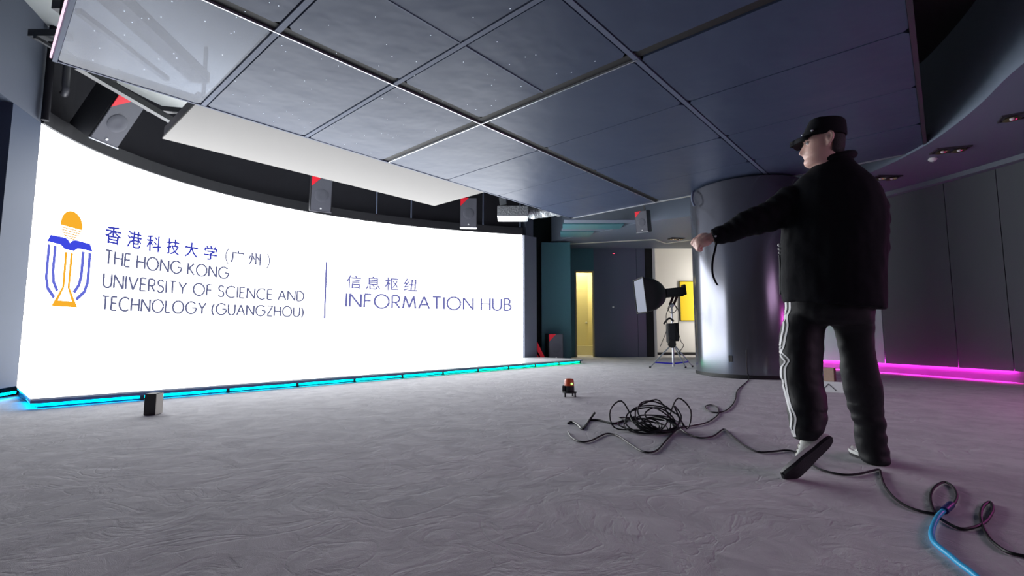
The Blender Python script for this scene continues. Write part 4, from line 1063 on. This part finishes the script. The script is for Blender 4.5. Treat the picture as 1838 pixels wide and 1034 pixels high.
# twin white stripes down the outer side of the left leg, laid on the cloth
bv = tree(tm)
def stripe(path, wd):
    bm = nb(); prev = None; out = nb()
    q = catmull([Vector((x, y, 0)) for x, y in path], 8); L = []
    for p in q:
        Lp = []
        for k in (-1, 0, 1):
            r = ray(p.x + k * wd, p.y).normalized(); hit = bv.ray_cast(Vector((0, 0, H)), r)
            if hit[0] is None:
                r = ray(p.x + k * wd + 5, p.y).normalized(); hit = bv.ray_cast(Vector((0, 0, H)), r)
            Lp.append(hit[0] + hit[1] * .0016 if hit[0] is not None else None)
        if all(v is not None for v in Lp): L.append(Lp)
    rg = []
    for Lp in L:
        nrm = (Lp[0] - Lp[2]).cross(Vector((0, 0, 1))).normalized() * .0006
        rg.append([Lp[0] + nrm, Lp[1] + nrm, Lp[2] + nrm, Lp[2] - nrm, Lp[1] - nrm, Lp[0] - nrm])
    loft(bm, rg)
    return obj('stripe', bm, M_stripe, tr, smooth=True)
M_stripe = mat('white_stripe', srgb(236, 236, 238), .6)
ST = [(1411, 541), (1411, 556), (1406, 568), (1407, 585), (1403, 605), (1400, 622), (1396, 632), (1404, 642), (1409, 650), (1403, 660), (1403, 678), (1410, 706), (1416, 730), (1421, 750), (1419, 772), (1421, 784)]
stripe(ST, 1.7)
stripe([(x + 7 - (3 if 700 < y < 745 else 0), y - (2 if 636 < y < 655 else 0)) for x, y in ST], 1.7)
# ---- shoes
def shoe(toe, ax_, upv, Lg=.285, name='shoe'):
    """toe tip on the sole, axis heel->toe, up direction"""
    ax_ = ax_.normalized(); upv = (upv - ax_ * upv.dot(ax_)).normalized(); sd = ax_.cross(upv)
    heel = toe - ax_ * Lg
    def q(t, s, u): return heel + ax_ * (t * Lg) + sd * s + upv * u
    def wid(t):
        w_ = .033 + .017 * (0.5 - 0.5 * math.cos(min(1, t * 1.35) * PI)) - .004 * math.exp(-((t - .38) / .12) ** 2)
        if t > .70: w_ *= max(.12, 1 - ((t - .70) / .31) ** 2.4) ** .5
        if t < .16: w_ *= max(.12, 1 - ((.16 - t) / .17) ** 2.4) ** .5
        return w_
    TT = [.5 - .5 * math.cos(PI * i / 22) for i in range(23)]
    def hgt(t): return .092 - .01 * t if t < .35 else max(.034, .0885 - .075 * ((t - .35) / .55) ** .9)
    rg = []
    for t in TT:
        wv = wid(t); hh = hgt(t) * (1 if t < .93 else .8)
        lift = .018 * max(0, (t - .75) / .25) ** 2
        rg.append([q(t * .985 + .005, wv * math.cos(a), lift + .02 + (hh - .02) * max(0, math.sin(a)) ** .75 - .004 * max(0, -math.sin(a))) for a in [2 * PI * k / 20 for k in range(20)]])
    bm = nb(); loft(bm, rg); o = obj(name, bm, M_shoe, per, smooth=True)
    bm = nb(); rg = []
    for t in [-.01 + 1.025 * k for k in TT]:
        wv = wid(max(0, min(1, t))) + .005; lift = .018 * max(0, (t - .75) / .25) ** 2
        rg.append([q(t, -wv, .0 + lift), q(t, wv, .0 + lift), q(t, wv, .024 + lift * .6), q(t, -wv, .024 + lift * .6)])
    loft(bm, rg); obj('outsole', bm, M_sole, o, smooth=True)
    bm = nb(); rg = []
    for t in [-.004 + 1.006 * k for k in TT]:
        wv = wid(max(0, min(1, t))) + .0065; lift = .018 * max(0, (t - .75) / .25) ** 2
        rg.append([q(t, -wv, .014 + lift), q(t, wv, .014 + lift), q(t, wv, .030 + lift * .6), q(t, -wv, .030 + lift * .6)])
    loft(bm, rg); obj('midsole', bm, M_shoe, o, smooth=True)
    bm = nb()
    for t in (.42, .50, .58, .66):
        hh = hgt(t) + .003; tube(bm, [q(t, -wid(t) * .55, hh - .008), q(t, 0, hh), q(t, wid(t) * .55, hh - .008)], .0035, 6)
    obj('laces', bm, M_boxl, o, smooth=True)
    return o
toeL = atz(1416, 862, .004); heelL = atd(1480, 803, 2.235)
axL = (toeL - heelL)
shoe(toeL, axL, Vector((-.42, .76, .40)), .28)
shoe(Vector((1.885, 2.715, .002)), Vector((.10, .99, 0)), Vector((0, 0, 1)), .25)
# dark strap hanging from the outstretched wrist
bm = nb(); rg = []
for p in catmull([atd(1287, 432, 2.57), atd(1284, 446, 2.57), atd(1279, 470, 2.57), atd(1279, 490, 2.57), atd(1283, 503, 2.57), atd(1288, 512, 2.57)], 5):
    k = .006; rg.append([p + Vector((-k, 0, 0)), p + Vector((0, -.002, 0)), p + Vector((k, 0, 0)), p + Vector((0, .002, 0))])
loft(bm, rg); tag(obj('wrist_strap', bm, M_cloth, None, smooth=True), 'thin dark strap dangling from the outstretched wrist of the person', 'strap')
